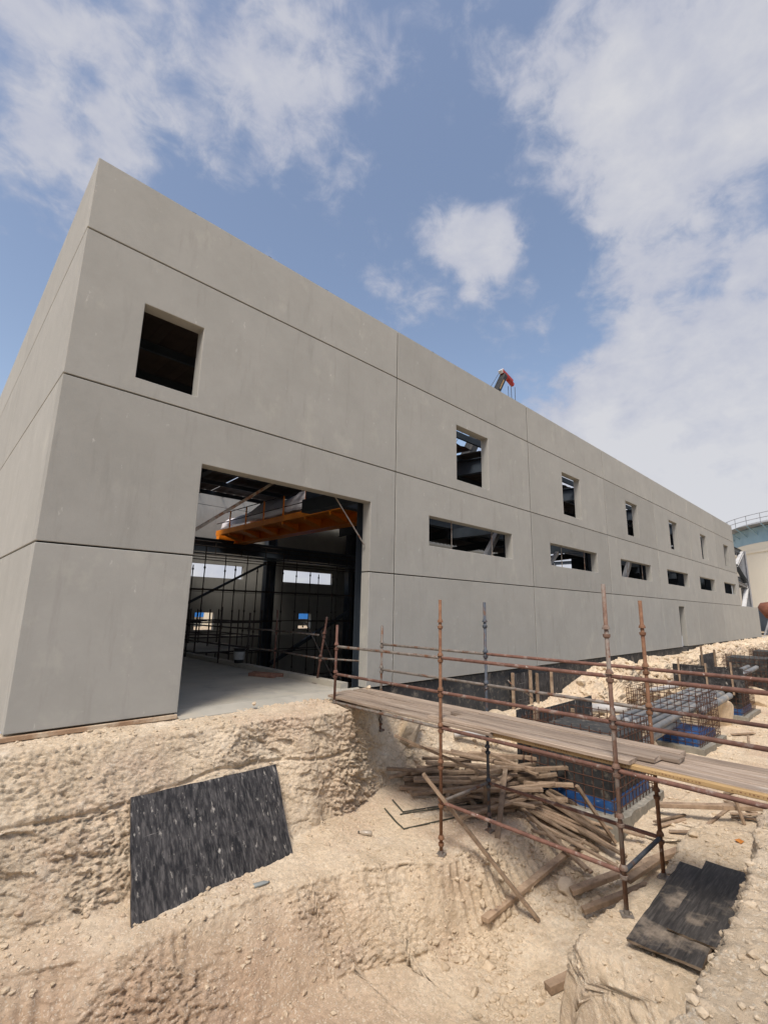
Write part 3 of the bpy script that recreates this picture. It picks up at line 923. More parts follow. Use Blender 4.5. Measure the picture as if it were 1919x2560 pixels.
# steel frame
for x in (6.45, 12.85, 19.1, 25.4, 31.6, 37.9, 43.6):
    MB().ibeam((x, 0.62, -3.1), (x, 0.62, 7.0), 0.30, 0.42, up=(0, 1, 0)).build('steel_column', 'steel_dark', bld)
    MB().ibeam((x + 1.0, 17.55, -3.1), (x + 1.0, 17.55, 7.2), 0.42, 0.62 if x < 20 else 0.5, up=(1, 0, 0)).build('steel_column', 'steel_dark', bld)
    MB().ibeam((x + .2, 0.5, 6.75), (x + .2, 9.2, 7.25), 0.24, 0.55).build('roof_beam', 'steel_dark', bld)
    MB().ibeam((x + .2, 9.2, 7.25), (x + .2, 17.9, 6.75), 0.24, 0.55).build('roof_beam', 'steel_dark', bld)
MB().ibeam((0.6, 0.5, 6.75), (0.6, 17.9, 6.75), 0.24, 0.5).build('roof_beam', 'steel_dark', bld)
for x in (6.45, 12.85, 19.1, 25.4, 31.6, 37.9, 43.6):
    MB().box(x - .15, x + .15, .6, 3.2, 4.2, 4.54).build('corbel_beam', 'steel_dark', bld)
for y in (1.2, 3.0, 4.8, 6.6, 8.4, 10.2, 12.0, 13.8, 15.5):
    z = 7.25 + 0.5 * (1 - abs(y - 9.2) / 8.7) - 0.1
    MB().box(0.4, 44, y - .04, y + .04, z - .1, z + .1).build('purlin', 'steel_dark', bld)
MB().ibeam((0.4, 17.15, 4.82), (44, 17.15, 4.82), 0.34, 0.72).build('runway_beam', 'steel_dark', bld)
MB().ibeam((6.3, 3.05, 4.86), (44, 3.05, 4.86), 0.30, 0.64).build('runway_beam', 'steel_dark', bld)
# catwalk rail on the rear runway
for z in (4.70, 4.95):
    MB().tube([(0.6, 16.6, z), (30, 16.6, z)], 0.03, 6).build('handrail', 'tube_dark', bld)
for x in np.arange(1, 30, 1.5):
    MB().tube([(x, 16.6, 4.3), (x, 16.6, 4.95)], 0.025, 6).build('handrail_post', 'tube_dark', bld)
MB().box(0.6, 30, 16.3, 16.95, 4.26, 4.32).build('catwalk', 'steel_dark', bld)
# roof sheets already fixed
for (x0, x1, y0, y1) in ((0.3, 6.9, 0.4, 9.2), (7.0, 9.0, 2.1, 9.2), (9.05, 12.9, 2.1, 4.2), (0.3, 9.0, 9.25, 15.7), (9.05, 12.9, 8.6, 9.2), (9.05, 12.9, 9.25, 15.7), (13.0, 43.9, 1.9, 9.2), (13.0, 43.9, 9.25, 18.3)):
    q = MB()
    n = int((x1 - x0) / 0.25)
    for i in range(n + 1):
        x = x0 + (x1 - x0) * i / n
        dz = 0.035 if i % 2 else 0
        za = 7.25 + 0.5 * (1 - abs(y0 - 9.2) / 8.7) + 0.05 + dz
        zb = 7.25 + 0.5 * (1 - abs(y1 - 9.2) / 8.7) + 0.05 + dz
        q.v += [(x, y0, za), (x, y1, zb)]
    q.f = [(2 * i, 2 * i + 1, 2 * i + 3, 2 * i + 2) for i in range(n)]
    q.mi = [0] * n
    q.build('roof_sheet', 'roofsheet', bld)
# bracing seen through the openings
for (a, b2, r, m_) in (((2.4, 1.0, 2.9), (4.2, 1.0, 4.3), 0.028, 'tube_silver'), ((5.25, 0.35, 4.0), (5.95, 0.14, 3.0), 0.013, 'tube_silver'),
                       ((9.6, 1.2, 6.4), (11.6, 1.2, 4.6), 0.07, 'steel_dark'), ((11.4, 0.9, 2.9), (12.6, 0.9, 4.3), 0.08, 'steel_grey'),
                       ((15.4, 0.9, 3.0), (16.6, 0.9, 3.9), 0.06, 'steel_grey'), ((23.0, 0.9, 2.9), (24.2, 0.9, 4.2), 0.10, 'steel_grey'),
                       ((22.0, 0.9, 6.0), (23.4, 0.9, 6.9), 0.09, 'steel_grey'), ((7.9, 16.9, 1.2), (13.2, 16.9, 4.1), 0.06, 'steel_dark'),
                       ((13.9, 16.9, -1.5), (19.6, 16.9, 1.5), 0.10, 'steel_dark')):
    MB().beam(a, b2, r * 2, r * 2).build('diagonal_brace', m_, bld)
# reinforcing rods standing in the low windows
for b in range(1, 4):
    for t in (0.27, 0.76):
        x = LOW[b][0] + t * (LOW[b][1] - LOW[b][0])
        MB().tube([(x, 0.12, 3.19), (x, 0.12, 3.96)], 0.014, 6).build('window_rod', 'tube_silver', bld)
MB().box(44.0, 44.06, 0.75, 13.0, 0, 7.3).build('end_cladding', 'steel_dark', bld)
# unfinished end bay: bare frame above the low wall
MB().ibeam((49.3, 0.45, 0), (49.3, 0.45, 7.1), 0.5, 0.6, up=(0, 1, 0)).build('steel_column', 'steel_grey', bld)
MB().ibeam((49.3, 17.6, 0), (49.3, 17.6, 7.0), 0.5, 0.6, up=(0, 1, 0)).build('steel_column', 'steel_grey', bld)
for (a, b2) in (((44.3, .45, 7.0), (49.2, .45, 7.0)), ((44.3, .45, 4.6), (49.2, .45, 4.6)), ((44.3, .45, 4.1), (49.2, .45, 4.1)), ((49.3, .5, 7.0), (49.3, 17.6, 7.0)), ((49.3, .5, 4.4), (49.3, 17.6, 4.4))):
    MB().ibeam(a, b2, 0.25, 0.34).build('roof_beam', 'steel_dark', bld)
for (a, b2, m_) in (((45.6, .3, 5.6), (48.6, .3, 6.9), 'white'), ((45.6, .3, 5.6), (48.8, .3, 4.5), 'steel_dark'), ((48.8, .3, 4.0), (46.6, .3, 2.3), 'white'), ((44.2, .3, 4.3), (48.8, .3, 4.05), 'steel_grey')):
    MB().ibeam(a, b2, 0.24, 0.22).build('diagonal_brace', m_, bld)
# door jamb scuffs stay in the material; small fittings on the roof edge
for x in (1.55, 3.1, 4.55, 8.2, 12.3, 17.0, 21.0, 25.3, 29.8, 34.4, 39.2, 42.4):
    MB().box(x - .035, x + .035, 0.05, 0.12, JZ[4] - .005, JZ[4] + 0.045).build('lifting_lug', 'black', bld)
for x in (9.5, 10.9, 12.2, 14.9, 16.4, 18.2):
    MB().tube([(x, 18.42, 7.9), (x, 18.2, 7.82), (x, 18.16, 7.95)], 0.035, 6).build('lifting_hook', 'black', bld)

# timber strip along the foot of the wall
MB().beam((-0.35, -0.035, -0.05), (2.10, -0.030, -0.045), 0.045, 0.06, ch=0.006).build('base_board', 'baseboard', label='long brown board along the foot of the wall left of the doorway', cat='board')

# ------------------------------------------------------------------ scaffold walkway over the trench
ROWX = {'P': 4.875, 'Q': 6.07}
ROWY = [-0.36, -2.90, -5.41, -7.93]
Z0 = -0.10
wk = thing('scaffold_walkway', 'rusty tube scaffold walkway with double guard rails crossing the trench to the doorway', 'scaffold', (5.47, -2.9, -1.8))
TOPS = {('P', 0): 1.30, ('P', 1): 1.77, ('P', 2): 1.95, ('P', 3): 1.9, ('Q', 0): 1.28, ('Q', 1): 1.76, ('Q', 2): 1.79, ('Q', 3): 1.8}
PM = {('P', 0): 'rust', ('P', 1): 'rust_orange', ('P', 2): 'rust_grey', ('P', 3): 'rust', ('Q', 0): 'tube_silver', ('Q', 1): 'tube_grey', ('Q', 2): 'rust_orange', ('Q', 3): 'rust'}
TR = 0.0242


def cup_joint(x, y, z, par, m_, upper=True):
    c = MB()
    c.tube([(x, y, z - 0.075), (x, y, z - 0.06), (x, y, z - 0.028)], [0.027, 0.040, 0.043], 12)
    c.build('bottom_cup', m_, par, smooth=False)
    if upper:
        c = MB()
        c.tube([(x, y, z + 0.026), (x, y, z + 0.05), (x, y, z + 0.075)], [0.045, 0.041, 0.028], 12)
        c.build('top_cup', m_, par)


def standard(root, x, y, zb, zt, m_, nodes, foot=True, z0=Z0):
    p = MB().tube([(x, y, zb + 0.02), (x, y, zt)], TR, 12).build('standard', m_, root, smooth=True)
    for kz in nodes:
        z = z0 + kz
        if zb + 0.1 < z < zt - 0.05:
            cup_joint(x, y, z, p, m_)
    if foot:
        c = MB()
        a = random.uniform(0, 1.5)
        cs, sn = math.cos(a) * 0.085, math.sin(a) * 0.085
        q = [(x + cs, y + sn), (x - sn, y + cs), (x - cs, y - sn), (x + sn, y - cs)]
        zz = zb + 0.012
        c.add([(u, v_, zz - 0.03) for u, v_ in q] + [(u, v_, zz + 0.008) for u, v_ in q], [(3, 2, 1, 0), (4, 5, 6, 7), (0, 1, 5, 4), (1, 2, 6, 5), (2, 3, 7, 6), (3, 0, 4, 7)])
        c.tube([(x, y, zz), (x, y, zz + 0.05)], 0.03, 10)
        c.build('base_plate', 'tube_silver', p)
    return p


for (r, i), top in TOPS.items():
    x, y = ROWX[r], ROWY[i]
    zb = ground_z(x, y)
    standard(wk, x, y, zb, top, PM[(r, i)], [-1.5, -1.0, -0.5, 0, 0.5, 1.0, 1.5])


def ledger(a, b_, m_, root=wk, r=TR):
    a = Vector(a)
    b_ = Vector(b_)
    d = (b_ - a).normalized()
    q = MB().tube([a + d * 0.02, a + d * 0.06, b_ - d * 0.06, b_ - d * 0.02], [0.017, r, r, 0.017], 10)
    return q.build('ledger', m_, root, smooth=True)


LM = ['rust', 'tube_silver', 'rust']
for r in 'PQ':
    x = ROWX[r]
    for i in range(3):
        for kz in (0.0, 0.5, 1.0):
            mm = 'rust'
            if (r, i, kz) in (('P', 0, 1.0), ('Q', 0, 0.5), ('Q', 0, 1.0), ('Q', 1, 0.5), ('P', 0, 0.0)):
                mm = 'tube_silver'
            ledger((x, ROWY[i], Z0 + kz), (x, ROWY[i + 1], Z0 + kz), mm)
for r in 'PQ':
    ledger((ROWX[r], ROWY[1], Z0 - 1.0), (ROWX[r], ROWY[2], Z0 - 1.0), 'rust')
for i in range(4):
    a, b_ = (ROWX['P'], ROWY[i], Z0), (ROWX['Q'], ROWY[i], Z0)
    ledger(a, b_, 'rust').name = 'transom'
for i in (1, 2):
    ledger((ROWX['P'], ROWY[i], Z0 - 1.0), (ROWX['Q'], ROWY[i], Z0 - 1.0), 'tube_grey' if i == 2 else 'tube_silver').name = 'transom'

# deck planks -------------------------------------------------------------
ordn = ['outermost', 'second', 'middle', 'fourth', 'innermost']


def plank(x, y0, y1, z0, z1, w, t, label, m_='plank', skew=0.0, grp='walkway deck planks', name='deck_plank'):
    q = MB()
    n = 6
    ph = random.uniform(0, 6)
    vs_ = []
    for i in range(n + 1):
        s_ = i / n
        y = y0 + (y1 - y0) * s_
        z = z0 + (z1 - z0) * s_ + 0.006 * math.sin(ph + s_ * 5)
        xx = x + skew * s_ + 0.004 * math.sin(ph * 2 + s_ * 7)
        e = 0.006
        for (dx, dz) in ((-w / 2 + e, 0), (w / 2 - e, 0), (w / 2, e), (w / 2, t - e), (w / 2 - e, t), (-w / 2 + e, t), (-w / 2, t - e), (-w / 2, e)):
            jj = random.uniform(-.012, .012) if i in (0, n) else 0
            vs_.append((xx + dx, y + jj, z + dz))
    fs = [tuple(range(8)), tuple(reversed(range(n * 8, n * 8 + 8)))]
    for i in range(n):
        for k in range(8):
            k2 = (k + 1) % 8
            fs.append((i * 8 + k2, i * 8 + k, (i + 1) * 8 + k, (i + 1) * 8 + k2))
    q.add(vs_, fs)
    return q.build(name, m_, label=label, cat='plank', group=grp)


zt = Z0 + TR + 0.004
xs5 = [4.99, 5.225, 5.46, 5.695, 5.93]
ends1 = [(-0.16, -3.75), (-0.02, -3.62), (0.02, -3.5), (-0.05, -3.9), (0.05, -3.7)]
for k, x in enumerate(xs5):
    plank(x, ends1[k][0], ends1[k][1], zt + .03 + random.uniform(-.008, .01), zt + random.uniform(0, .008), 0.214, 0.045, '%s grey plank counted from the left rail, on the deck section by the doorway' % ['first', 'second', 'third', 'fourth', 'fifth'][k])
ends2 = [(-2.62, -5.55), (-2.95, -5.72), (-2.70, -5.90), (-3.05, -5.85)]
for k, x in enumerate([5.02, 5.25, 5.485, 5.72]):
    lbl = ['rounded-end grey plank nearest the left rail on the raised middle deck', 'wide grey plank second from the left rail on the raised middle deck', 'grey plank third from the left rail on the raised middle deck', 'grey plank farthest from the left rail on the raised middle deck'][k]
    plank(x, ends2[k][0], ends2[k][1], zt + 0.054 + .007 * (k % 2), zt + 0.055, 0.218, 0.045, lbl, skew=(-.02, .01, -.015, .02)[k])
for k, x in enumerate([5.16, 5.385, 5.61, 5.84]):
    plank(x, -4.75 - 0.1 * k, -8.9, zt + .004 * (k % 2), zt + .01, 0.208, 0.045, '%s plank counted from the yellow timber on the right-hand deck running out of view' % ['first', 'second', 'third', 'fourth'][k])
o = plank(5.0, -3.55, -9.0, zt - .004, zt - .004, 0.075, 0.05, 'yellow laminated timber with brown stamped print along the deck edge', 'lvl', grp=None, name='laminated_timber')
ink = MB()
for i in range(150):
    y = -3.75 - i * 0.034
    if math.sin(i * 0.31) > -0.55:
        ink.box(4.9605, 4.9612, y, y + random.uniform(.006, .018), zt + .014, zt + .014 + random.uniform(.008, .016))
ink.build('stamped_print', 'ink', o, kind='stuff')

# ------------------------------------------------------------------ loose timbers
TIM = [
    # a, b, w, h, label
    ((6.27, -.79, -1.5), (7.45, -1.55, -1.33), .09, .05, 'greyish timber end pointing left, leftmost of two short ends on the pile'),
    ((6.31, -.98, -1.45), (7.1, -1.35, -1.38), .09, .06, 'short timber end just right of the leftmost end at the top left of the pile'),
    ((6.29, -.83, -1.68), (7.6, -1.7, -1.55), .09, .06, 'timber lying low at the left of the pile below the two short ends'),
    ((6.10, -1.10, -1.72), (7.83, -1.64, -1.66), .10, .06, 'lowest timber of the pile reaching furthest left on the sand'),
    ((6.04, -.67, -1.55), (6.95, -1.16, -1.38), .09, .05, 'dusty timber at the far left back of the pile'),
    ((7.18, -1.26, -1.15), (7.95, -2.45, -1.38), .09, .06, 'timber sloping right across the top of the pile'),
    ((6.62, -1.09, -1.3), (7.74, -2.07, -1.4), .10, .06, 'dark timber crossing behind the front post at the pile top'),
    ((6.72, -1.17, -1.5), (8.14, -3.23, -1.2), .09, .06, 'long straight timber across the middle of the pile pointing right'),
    ((7.77, -1.27, -1.3), (8.34, -2.73, -1.2), .10, .07, 'timber pointing right at the back of the pile top'),
    ((7.57, -1.74, -1.1), (7.64, -2.9, -1.3), .09, .05, 'timber crossing over the long one behind the blue grey post'),
    ((6.69, -1.75, -1.58), (7.59, -1.86, -1.5), .10, .07, 'stubby timber with a chipped end at the front middle of the pile'),
    ((6.73, -1.43, -1.6), (7.26, -1.68, -1.5), .09, .06, 'short timber stub behind the rusty front post'),
    ((6.72, -1.84, -1.74), (7.39, -2.0, -1.45), .09, .05, 'timber with one end dipping to the sand beside the front post'),
    ((7.43, -2.03, -1.6), (7.95, -3.11, -1.3), .09, .06, 'timber pointing right below the long straight one'),
    ((7.63, -2.61, -1.5), (7.92, -3.43, -1.4), .09, .06, 'lowest of the timber ends pointing right towards the rebar cage'),
    ((7.94, -2.23, -1.6), (8.14, -3.02, -1.45), .08, .05, 'timber end tucked between two others pointing right'),
    ((7.79, -2.19, -1.6), (8.60, -3.35, -1.9), .08, .05, 'timber sliding down from the pile towards the blue skirting'),
    ((7.34, -3.77, -1.2), (7.88, -4.11, -2.08), .08, .05, 'steep timber standing against the rebar cage beside the front right post'),
    ((7.58, -2.97, -1.6), (7.92, -4.03, -2.1), .09, .05, 'long timber sliding down the slope to the trench floor'),
    ((7.67, -3.03, -1.55), (7.99, -3.81, -2.0), .09, .05, 'timber beside the longest one sliding down the slope'),
    ((7.98, -2.92, -1.6), (8.25, -3.55, -1.9), .08, .05, 'flat timber on the slope in front of the blue skirting'),
    ((4.67, -2.75, -.73), (5.79, -3.86, -2.53), .085, .05, 'long timber leaning from the front post down into the trench'),
    ((7.05, -2.60, -1.28), (5.98, -3.10, -1.95), .085, .05, 'upright leaning timber between the two middle posts, foot on the slope'),
    ((6.41, -2.60, -1.24), (6.62, -2.45, -1.78), .07, .05, 'short upright timber behind the blue grey post'),
    ((5.11, -3.45, -2.55), (7.56, -3.71, -2.2), .11, .06, 'long beam lying along the trench floor under the leaning timber'),
    ((6.41, -4.04, -2.32), (7.95, -5.06, -1.9), .11, .07, 'thick beam lying behind the front right post'),
    ((6.20, -4.30, -2.38), (6.95, -4.90, -2.1), .10, .07, 'dusty beam half buried beside the front right post foot'),
    ((6.82, -4.68, -2.08), (7.45, -4.88, -1.95), .10, .06, 'short beam with rounded end beside the front right post'),
    ((9.24, -4.33, -1.78), (9.78, -5.82, -1.55), .13, .07, 'grey beam lying across the trench right of the rear right post'),
    ((4.82, -4.49, -2.58), (5.35, -4.75, -2.48), .10, .09, 'stub of squared timber poking from the ledge at the trench bottom'),
    ((4.62, -2.2, -.30), (6.6, -2.75, -1.2), .06, .04, 'thin brace timber slanting below the deck'),
    ((7.2, -1.6, -1.42), (8.1, -2.6, -1.46), .09, .05, 'timber half hidden under the top of the pile'),
    ((6.9, -1.5, -1.62), (8.0, -2.4, -1.6), .09, .05, 'dark timber in the shadowed bottom of the pile'),
    ((8.7, -4.55, -1.92), (9.35, -4.75, -1.93), .07, .03, 'thin pale lath beside the lean concrete block'),
    ((8.75, -4.45, -1.90), (9.5, -4.72, -1.90), .05, .03, 'second thin lath beside the lean concrete block'),
    ((8.2, -5.0, -1.93), (10.4, -5.2, -1.90), .06, .03, 'thin lath lying in the debris behind the rear right post'),
    ((9.9, -4.5, -1.92), (10.6, -5.4, -1.80), .06, .04, 'lath slanting across the debris under the grey beam'),
    ((9.9, -5.7, -1.80), (10.9, -6.3, -1.5), .08, .05, 'broken timber by the bank under the far deck end'),
    ((9.5, -5.6, -1.80), (9.55, -5.5, -1.45), .05, .04, 'short upright stake under the grey beam'),
    ((17.4, -3.95, -1.90), (18.2, -4.35, -1.90), .12, .03, 'flat board in the rubble past the open rebar cage'),
    ((16.0, -4.6, -1.90), (17.6, -4.3, -1.90), .05, .04, 'long lath lying past the open rebar cage'),
]
for (a, b_, w, h, lab) in TIM:
    w2 = w * random.uniform(.92, 1.08)
    lift = 0.0
    for s_ in np.linspace(0.04, 0.96, 9):
        p_ = Vector(a).lerp(Vector(b_), s_)
        lift = max(lift, ground_z(p_.x, p_.y, -9) + h * .3 - p_.z)
    lift = min(lift, 0.30)
    a = (a[0], a[1], a[2] + lift)
    b_ = (b_[0], b_[1], b_[2] + lift)
    q = MB().beam(a, b_, w2, h, ch=0.006, j=0.012)
    q.build('timber', 'timber', label=lab, cat='timber', group='loose timbers in the excavation')

for k in range(40):
    cx_, cy_ = random.uniform(6.5, 7.9), random.uniform(-2.8, -0.9)
    an = random.gauss(-.75, .55)
    L_ = random.uniform(.8, 2.2)
    zz = -1.72 + random.uniform(0, .68) * (1 - abs(cx_ - 7.3) / 1.2)
    tl = random.uniform(-.09, .09)
    d_ = Vector((math.cos(an), math.sin(an), tl)) * (L_ / 2)
    c_ = Vector((cx_, cy_, zz))
    a, b_ = c_ - d_, c_ + d_
    lift = 0.0
    for s_ in np.linspace(0, 1, 7):
        p_ = a.lerp(b_, s_)
        lift = max(lift, ground_z(p_.x, p_.y, -9) + .03 - p_.z)
    if lift > .35:
        continue
    a.z += lift
    b_.z += lift
    MB().beam(a, b_, random.uniform(.07, .10), random.uniform(.045, .06), ch=0.006, j=.012).build('timber', 'timber', label='brown timber jumbled among others in the timber pile under the deck', cat='timber', group='timbers jumbled in the pile')
for k in range(16):
    cx_, cy_ = random.uniform(7.0, 8.0), random.uniform(-3.9, -2.6)
    an = random.gauss(-1.15, .35)
    L_ = random.uniform(.7, 1.5)
    d_ = Vector((math.cos(an), math.sin(an), 0)) * (L_ / 2)
    a, b_ = Vector((cx_, cy_, 0)) - d_, Vector((cx_, cy_, 0)) + d_
    a.z, b_.z = ground_z(a.x, a.y) + .04, ground_z(b_.x, b_.y) + .04
    lift = 0.0
    for s_ in np.linspace(0, 1, 7):
        p_ = a.lerp(b_, s_)
        lift = max(lift, ground_z(p_.x, p_.y, -9) + .03 - p_.z)
    if lift > .25:
        continue
    up_ = lift + random.uniform(0, .10)
    a.z += up_
    b_.z += up_
    MB().beam(a, b_, random.uniform(.06, .09), random.uniform(.035, .05), ch=0.006, j=.012).build('timber', 'timber', label='brown timber slipped from the pile down the slope towards the trench', cat='timber', group='timbers slipped down the slope')
for k in range(20):
    cx_, cy_ = random.uniform(8.6, 13.5), random.uniform(-6.2, -4.5)
    an = random.uniform(0, 3.14)
    L_ = random.uniform(.35, 1.1)
    d_ = Vector((math.cos(an), math.sin(an), 0)) * (L_ / 2)
    a, b_ = Vector((cx_, cy_, 0)) - d_, Vector((cx_, cy_, 0)) + d_
    za, zb_ = ground_z(a.x, a.y), ground_z(b_.x, b_.y)
    if abs(za - zb_) > .3:
        continue
    a.z, b_.z = za + .025, zb_ + .03
    MB().beam(a, b_, random.uniform(.03, .09), random.uniform(.015, .03), ch=0.003, j=.01).build('scrap_lath', 'timber', label='thin scrap lath lying in the rubble beyond the right-hand scaffold posts', cat='lath', group='scrap laths in the rubble')

# bent bars on the bench
for pts, lab in ((((5.61, -1.19, -1.70), (5.41, -1.64, -1.75), (6.4, -1.96, -1.74), (7.36, -2.27, -1.72)), 'bent dark bar on the bench, nearer the pile'),
                 (((5.32, -1.66, -1.75), (5.50, -1.72, -1.75), (6.84, -2.26, -1.74)), 'straight dark bar lying close beside a bent bar'),
                 (((5.27, -1.34, -1.72), (5.08, -1.80, -1.77), (5.02, -2.03, -1.77), (6.90, -2.54, -1.76)), 'bent dark bar on the bench, nearest the viewer')):
    q = [Vector((p[0], p[1], max(p[2], ground_z(p[0], p[1]) + 0.015))) for p in pts]
    MB().tube(q, 0.012, 6).build('reinforcing_bar', 'bar_green', label=lab, cat='steel bar', group='bent bars on the bench')

# ------------------------------------------------------------------ black plywood sheets
def sheet(c4, t, label, m_, name='plywood_sheet', nx=14, nz=9, wob=0.006, ragged=0.0):
    """c4: four corners (tl, tr, br, bl); thickness t behind the face"""
    tl, tr, br, bl = [Vector(c) for c in c4]
    n = (tr - tl).cross(bl - tl).normalized()
    q = MB()
    vs_ = []
    for side in (0, 1):
        for k in range(nz + 1):
            for i in range(nx + 1):
                u, v_ = i / nx, k / nz
                p = (tl * (1 - u) + tr * u) * (1 - v_) + (bl * (1 - u) + br * u) * v_
                w_ = wob * math.sin(u * 5 + v_ * 3) + wob * 0.6 * math.sin(v_ * 7 - u * 2)
                if k in (0, nz) and ragged:
                    p += (bl - tl).normalized() * random.uniform(-ragged, ragged)
                if i in (0, nx) and ragged:
                    p += (tr - tl).normalized() * random.uniform(-ragged, ragged)
                vs_.append(p + n * (w_ + (0 if side == 0 else -t * SIDE)))
    W = nx + 1
    H = (nx + 1) * (nz + 1)
    q.cur = 0
    fr = [(k * W + i, k * W + i + 1, (k + 1) * W + i + 1, (k + 1) * W + i) for k in range(nz) for i in range(nx)]
    q.add(vs_, fr + [tuple(reversed([a + H for a in f_])) for f_ in fr])
    q.cur = 1
    o_ = 0
    ed = []
    for i in range(nx):
        ed.append((i + 1, i, i + H, i + 1 + H))
        b0 = nz * W
        ed.append((b0 + i, b0 + i + 1, b0 + i + 1 + H, b0 + i + H))
    for k in range(nz):
        ed.append((k * W, (k + 1) * W, (k + 1) * W + H, k * W + H))
        e0 = nx
        ed.append(((k + 1) * W + e0, k * W + e0, k * W + e0 + H, (k + 1) * W + e0 + H))
    for f_ in ed:
        q.f.append(f_)
        q.mi.append(1)
    return q.build(name, [m_, 'plyedge'], label=label, cat='plywood', group='black plywood sheets')


SIDE = -1
sheet([(1.242, -1.014, -.709), (3.347, -.895, -.76), (3.261, -1.64, -1.80), (1.157, -1.76, -1.82)], 0.02, 'large scratched black plywood sheet leaning against the sandy cut face', 'blackply', ragged=0.006)
SIDE = 1
sheet([(4.34, -5.60, -1.44), (6.37, -5.52, -1.445), (6.40, -6.20, -1.43), (4.40, -6.20, -1.43)], 0.02, 'muddy black plywood sheet lying underneath another on the ledge', 'blackply2', ragged=0.008)
sheet([(4.75, -5.83, -1.405), (6.55, -5.76, -1.41), (6.6, -6.25, -1.40), (4.75, -6.28, -1.395)], 0.02, 'black plywood sheet lying on top of another on the ledge below the bank', 'blackply2', ragged=0.008)

# ------------------------------------------------------------------ pier cages
def pier(x0, x1, y0, y1, zt_, label, kind, grp='pier footings with rebar cages'):
    zb = -1.80
    t = thing('pier_footing', label, 'footing', ((x0 + x1) / 2, (y0 + y1) / 2, zb - .15), grp)
    bl = MB()
    # lean concrete pad with an uneven edge
    e = 0.12
    n = 10
    ring = []
    for (ax, ay, bx, by) in ((x0 - e, y0 - e, x1 + e, y0 - e), (x1 + e, y0 - e, x1 + e, y1 + e), (x1 + e, y1 + e, x0 - e, y1 + e), (x0 - e, y1 + e, x0 - e, y0 - e)):
        for i in range(n):
            s_ = i / n
            ring.append((ax + (bx - ax) * s_ + random.uniform(-.02, .02), ay + (by - ay) * s_ + random.uniform(-.02, .02)))
    m_ = len(ring)
    bl.add([(p[0], p[1], zb - .30) for p in ring] + [(p[0], p[1], zb + random.uniform(-.015, .01)) for p in ring], [tuple(range(m_, 2 * m_))] + [(i, (i + 1) % m_, (i + 1) % m_ + m_, i + m_) for i in range(m_)])
    bl.build('lean_concrete', 'blinding', t)
    ins = 0.09
    MB().box(x0 + ins, x1 - ins, y0 + ins, y1 - ins, zb - .01, zb + 0.20).build('blue_skirt', 'blue', t)
    if kind == 'cored':
        MB().box(x0 + ins + .03, x1 - ins - .03, y0 + ins + .03, y1 - ins - .03, zb + .20, zt_ - 0.22).build('concrete_core', 'bitumen', t)
    elif kind == 'shuttered':
        MB().box(x0 + ins + .03, x1 - ins - .03, y0 + ins + .03, y1 - ins - .03, zb + .20, zt_ - 0.10).build('concrete_core', 'rustdrum' if False else 'bitumen', t)
    r = 0.009
    sp = 0.16
    pts = []
    nx, ny = int((x1 - x0) / sp), int((y1 - y0) / sp)
    for i in range(nx + 1):
        pts.append((x0 + (x1 - x0) * i / nx, y0))
        pts.append((x0 + (x1 - x0) * i / nx, y1))
    for i in range(1, ny):
        pts.append((x0, y0 + (y1 - y0) * i / ny))
        pts.append((x1, y0 + (y1 - y0) * i / ny))
    for (x, y) in pts:
        jx, jy = random.uniform(-.012, .012), random.uniform(-.012, .012)
        MB().tube([(x, y, zb + .01), (x + jx, y + jy, zt_ + random.uniform(-.03, .05))], r, 5).build('vertical_bar', 'rebar', t)
    z = zb + 0.10
    while z < zt_:
        c = MB()
        for d_ in (0,):
            e2 = 0.012
            c.tube([(x0 - e2, y0 - e2, z), (x1 + e2, y0 - e2, z), (x1 + e2, y1 + e2, z), (x0 - e2, y1 + e2, z), (x0 - e2, y0 - e2, z)], r, 5)
        c.build('hoop', 'rebar', t)
        z += 0.155 if kind != 'open' else 0.15
    return t


pier(8.10, 10.15, -4.05, -2.35, -0.42, 'near rebar cage round a black core with blue skirting, beside the timber pile', 'cored')
pier(14.35, 16.45, -3.85, -2.10, -0.50, 'open rebar cage with grey pipes running through it', 'open')
pier(20.35, 22.4, -3.75, -2.0, -0.45, 'dark rebar wrapped footing behind the open cage', 'shuttered')
pier(26.6, 28.6, -3.75, -2.0, -0.15, 'distant dark footing with shutter boards, behind the two nearer ones', 'shuttered')
pier(32.9, 34.9, -3.75, -2.0, -0.15, 'farthest dark footing at the right edge of the view', 'shuttered')

# shutter boards with stakes
def shutter(a, b_, z0, z1, label, stakes=(), th=0.02):
    a, b_ = Vector((*a, 0)), Vector((*b_, 0))
    d = (b_ - a).normalized()
    n = Vector((-d.y, d.x, 0))
    t = thing('shutter_board', label, 'shutter', ((a.x + b_.x) / 2, (a.y + b_.y) / 2, z0), 'black shutter boards by the footings')
    q = MB()
    p = [a, b_, b_ + n * th, a + n * th]
    q.add([(v_.x, v_.y, z0) for v_ in p] + [(v_.x, v_.y, z1 + (0.02 if i in (1, 2) else 0)) for i, v_ in enumerate(p)], [(3, 2, 1, 0), (4, 5, 6, 7), (0, 1, 5, 4), (1, 2, 6, 5), (2, 3, 7, 6), (3, 0, 4, 7)])
    q.build('board', 'blackply', t)
    for s_, zz in stakes:
        c = a + (b_ - a) * s_ - n * 0.04
        MB().beam((c.x, c.y, z0 - .1), (c.x, c.y, zz), 0.08, 0.05, up=(d.x, d.y, 0)).build('stake', 'timber', t)
    return t


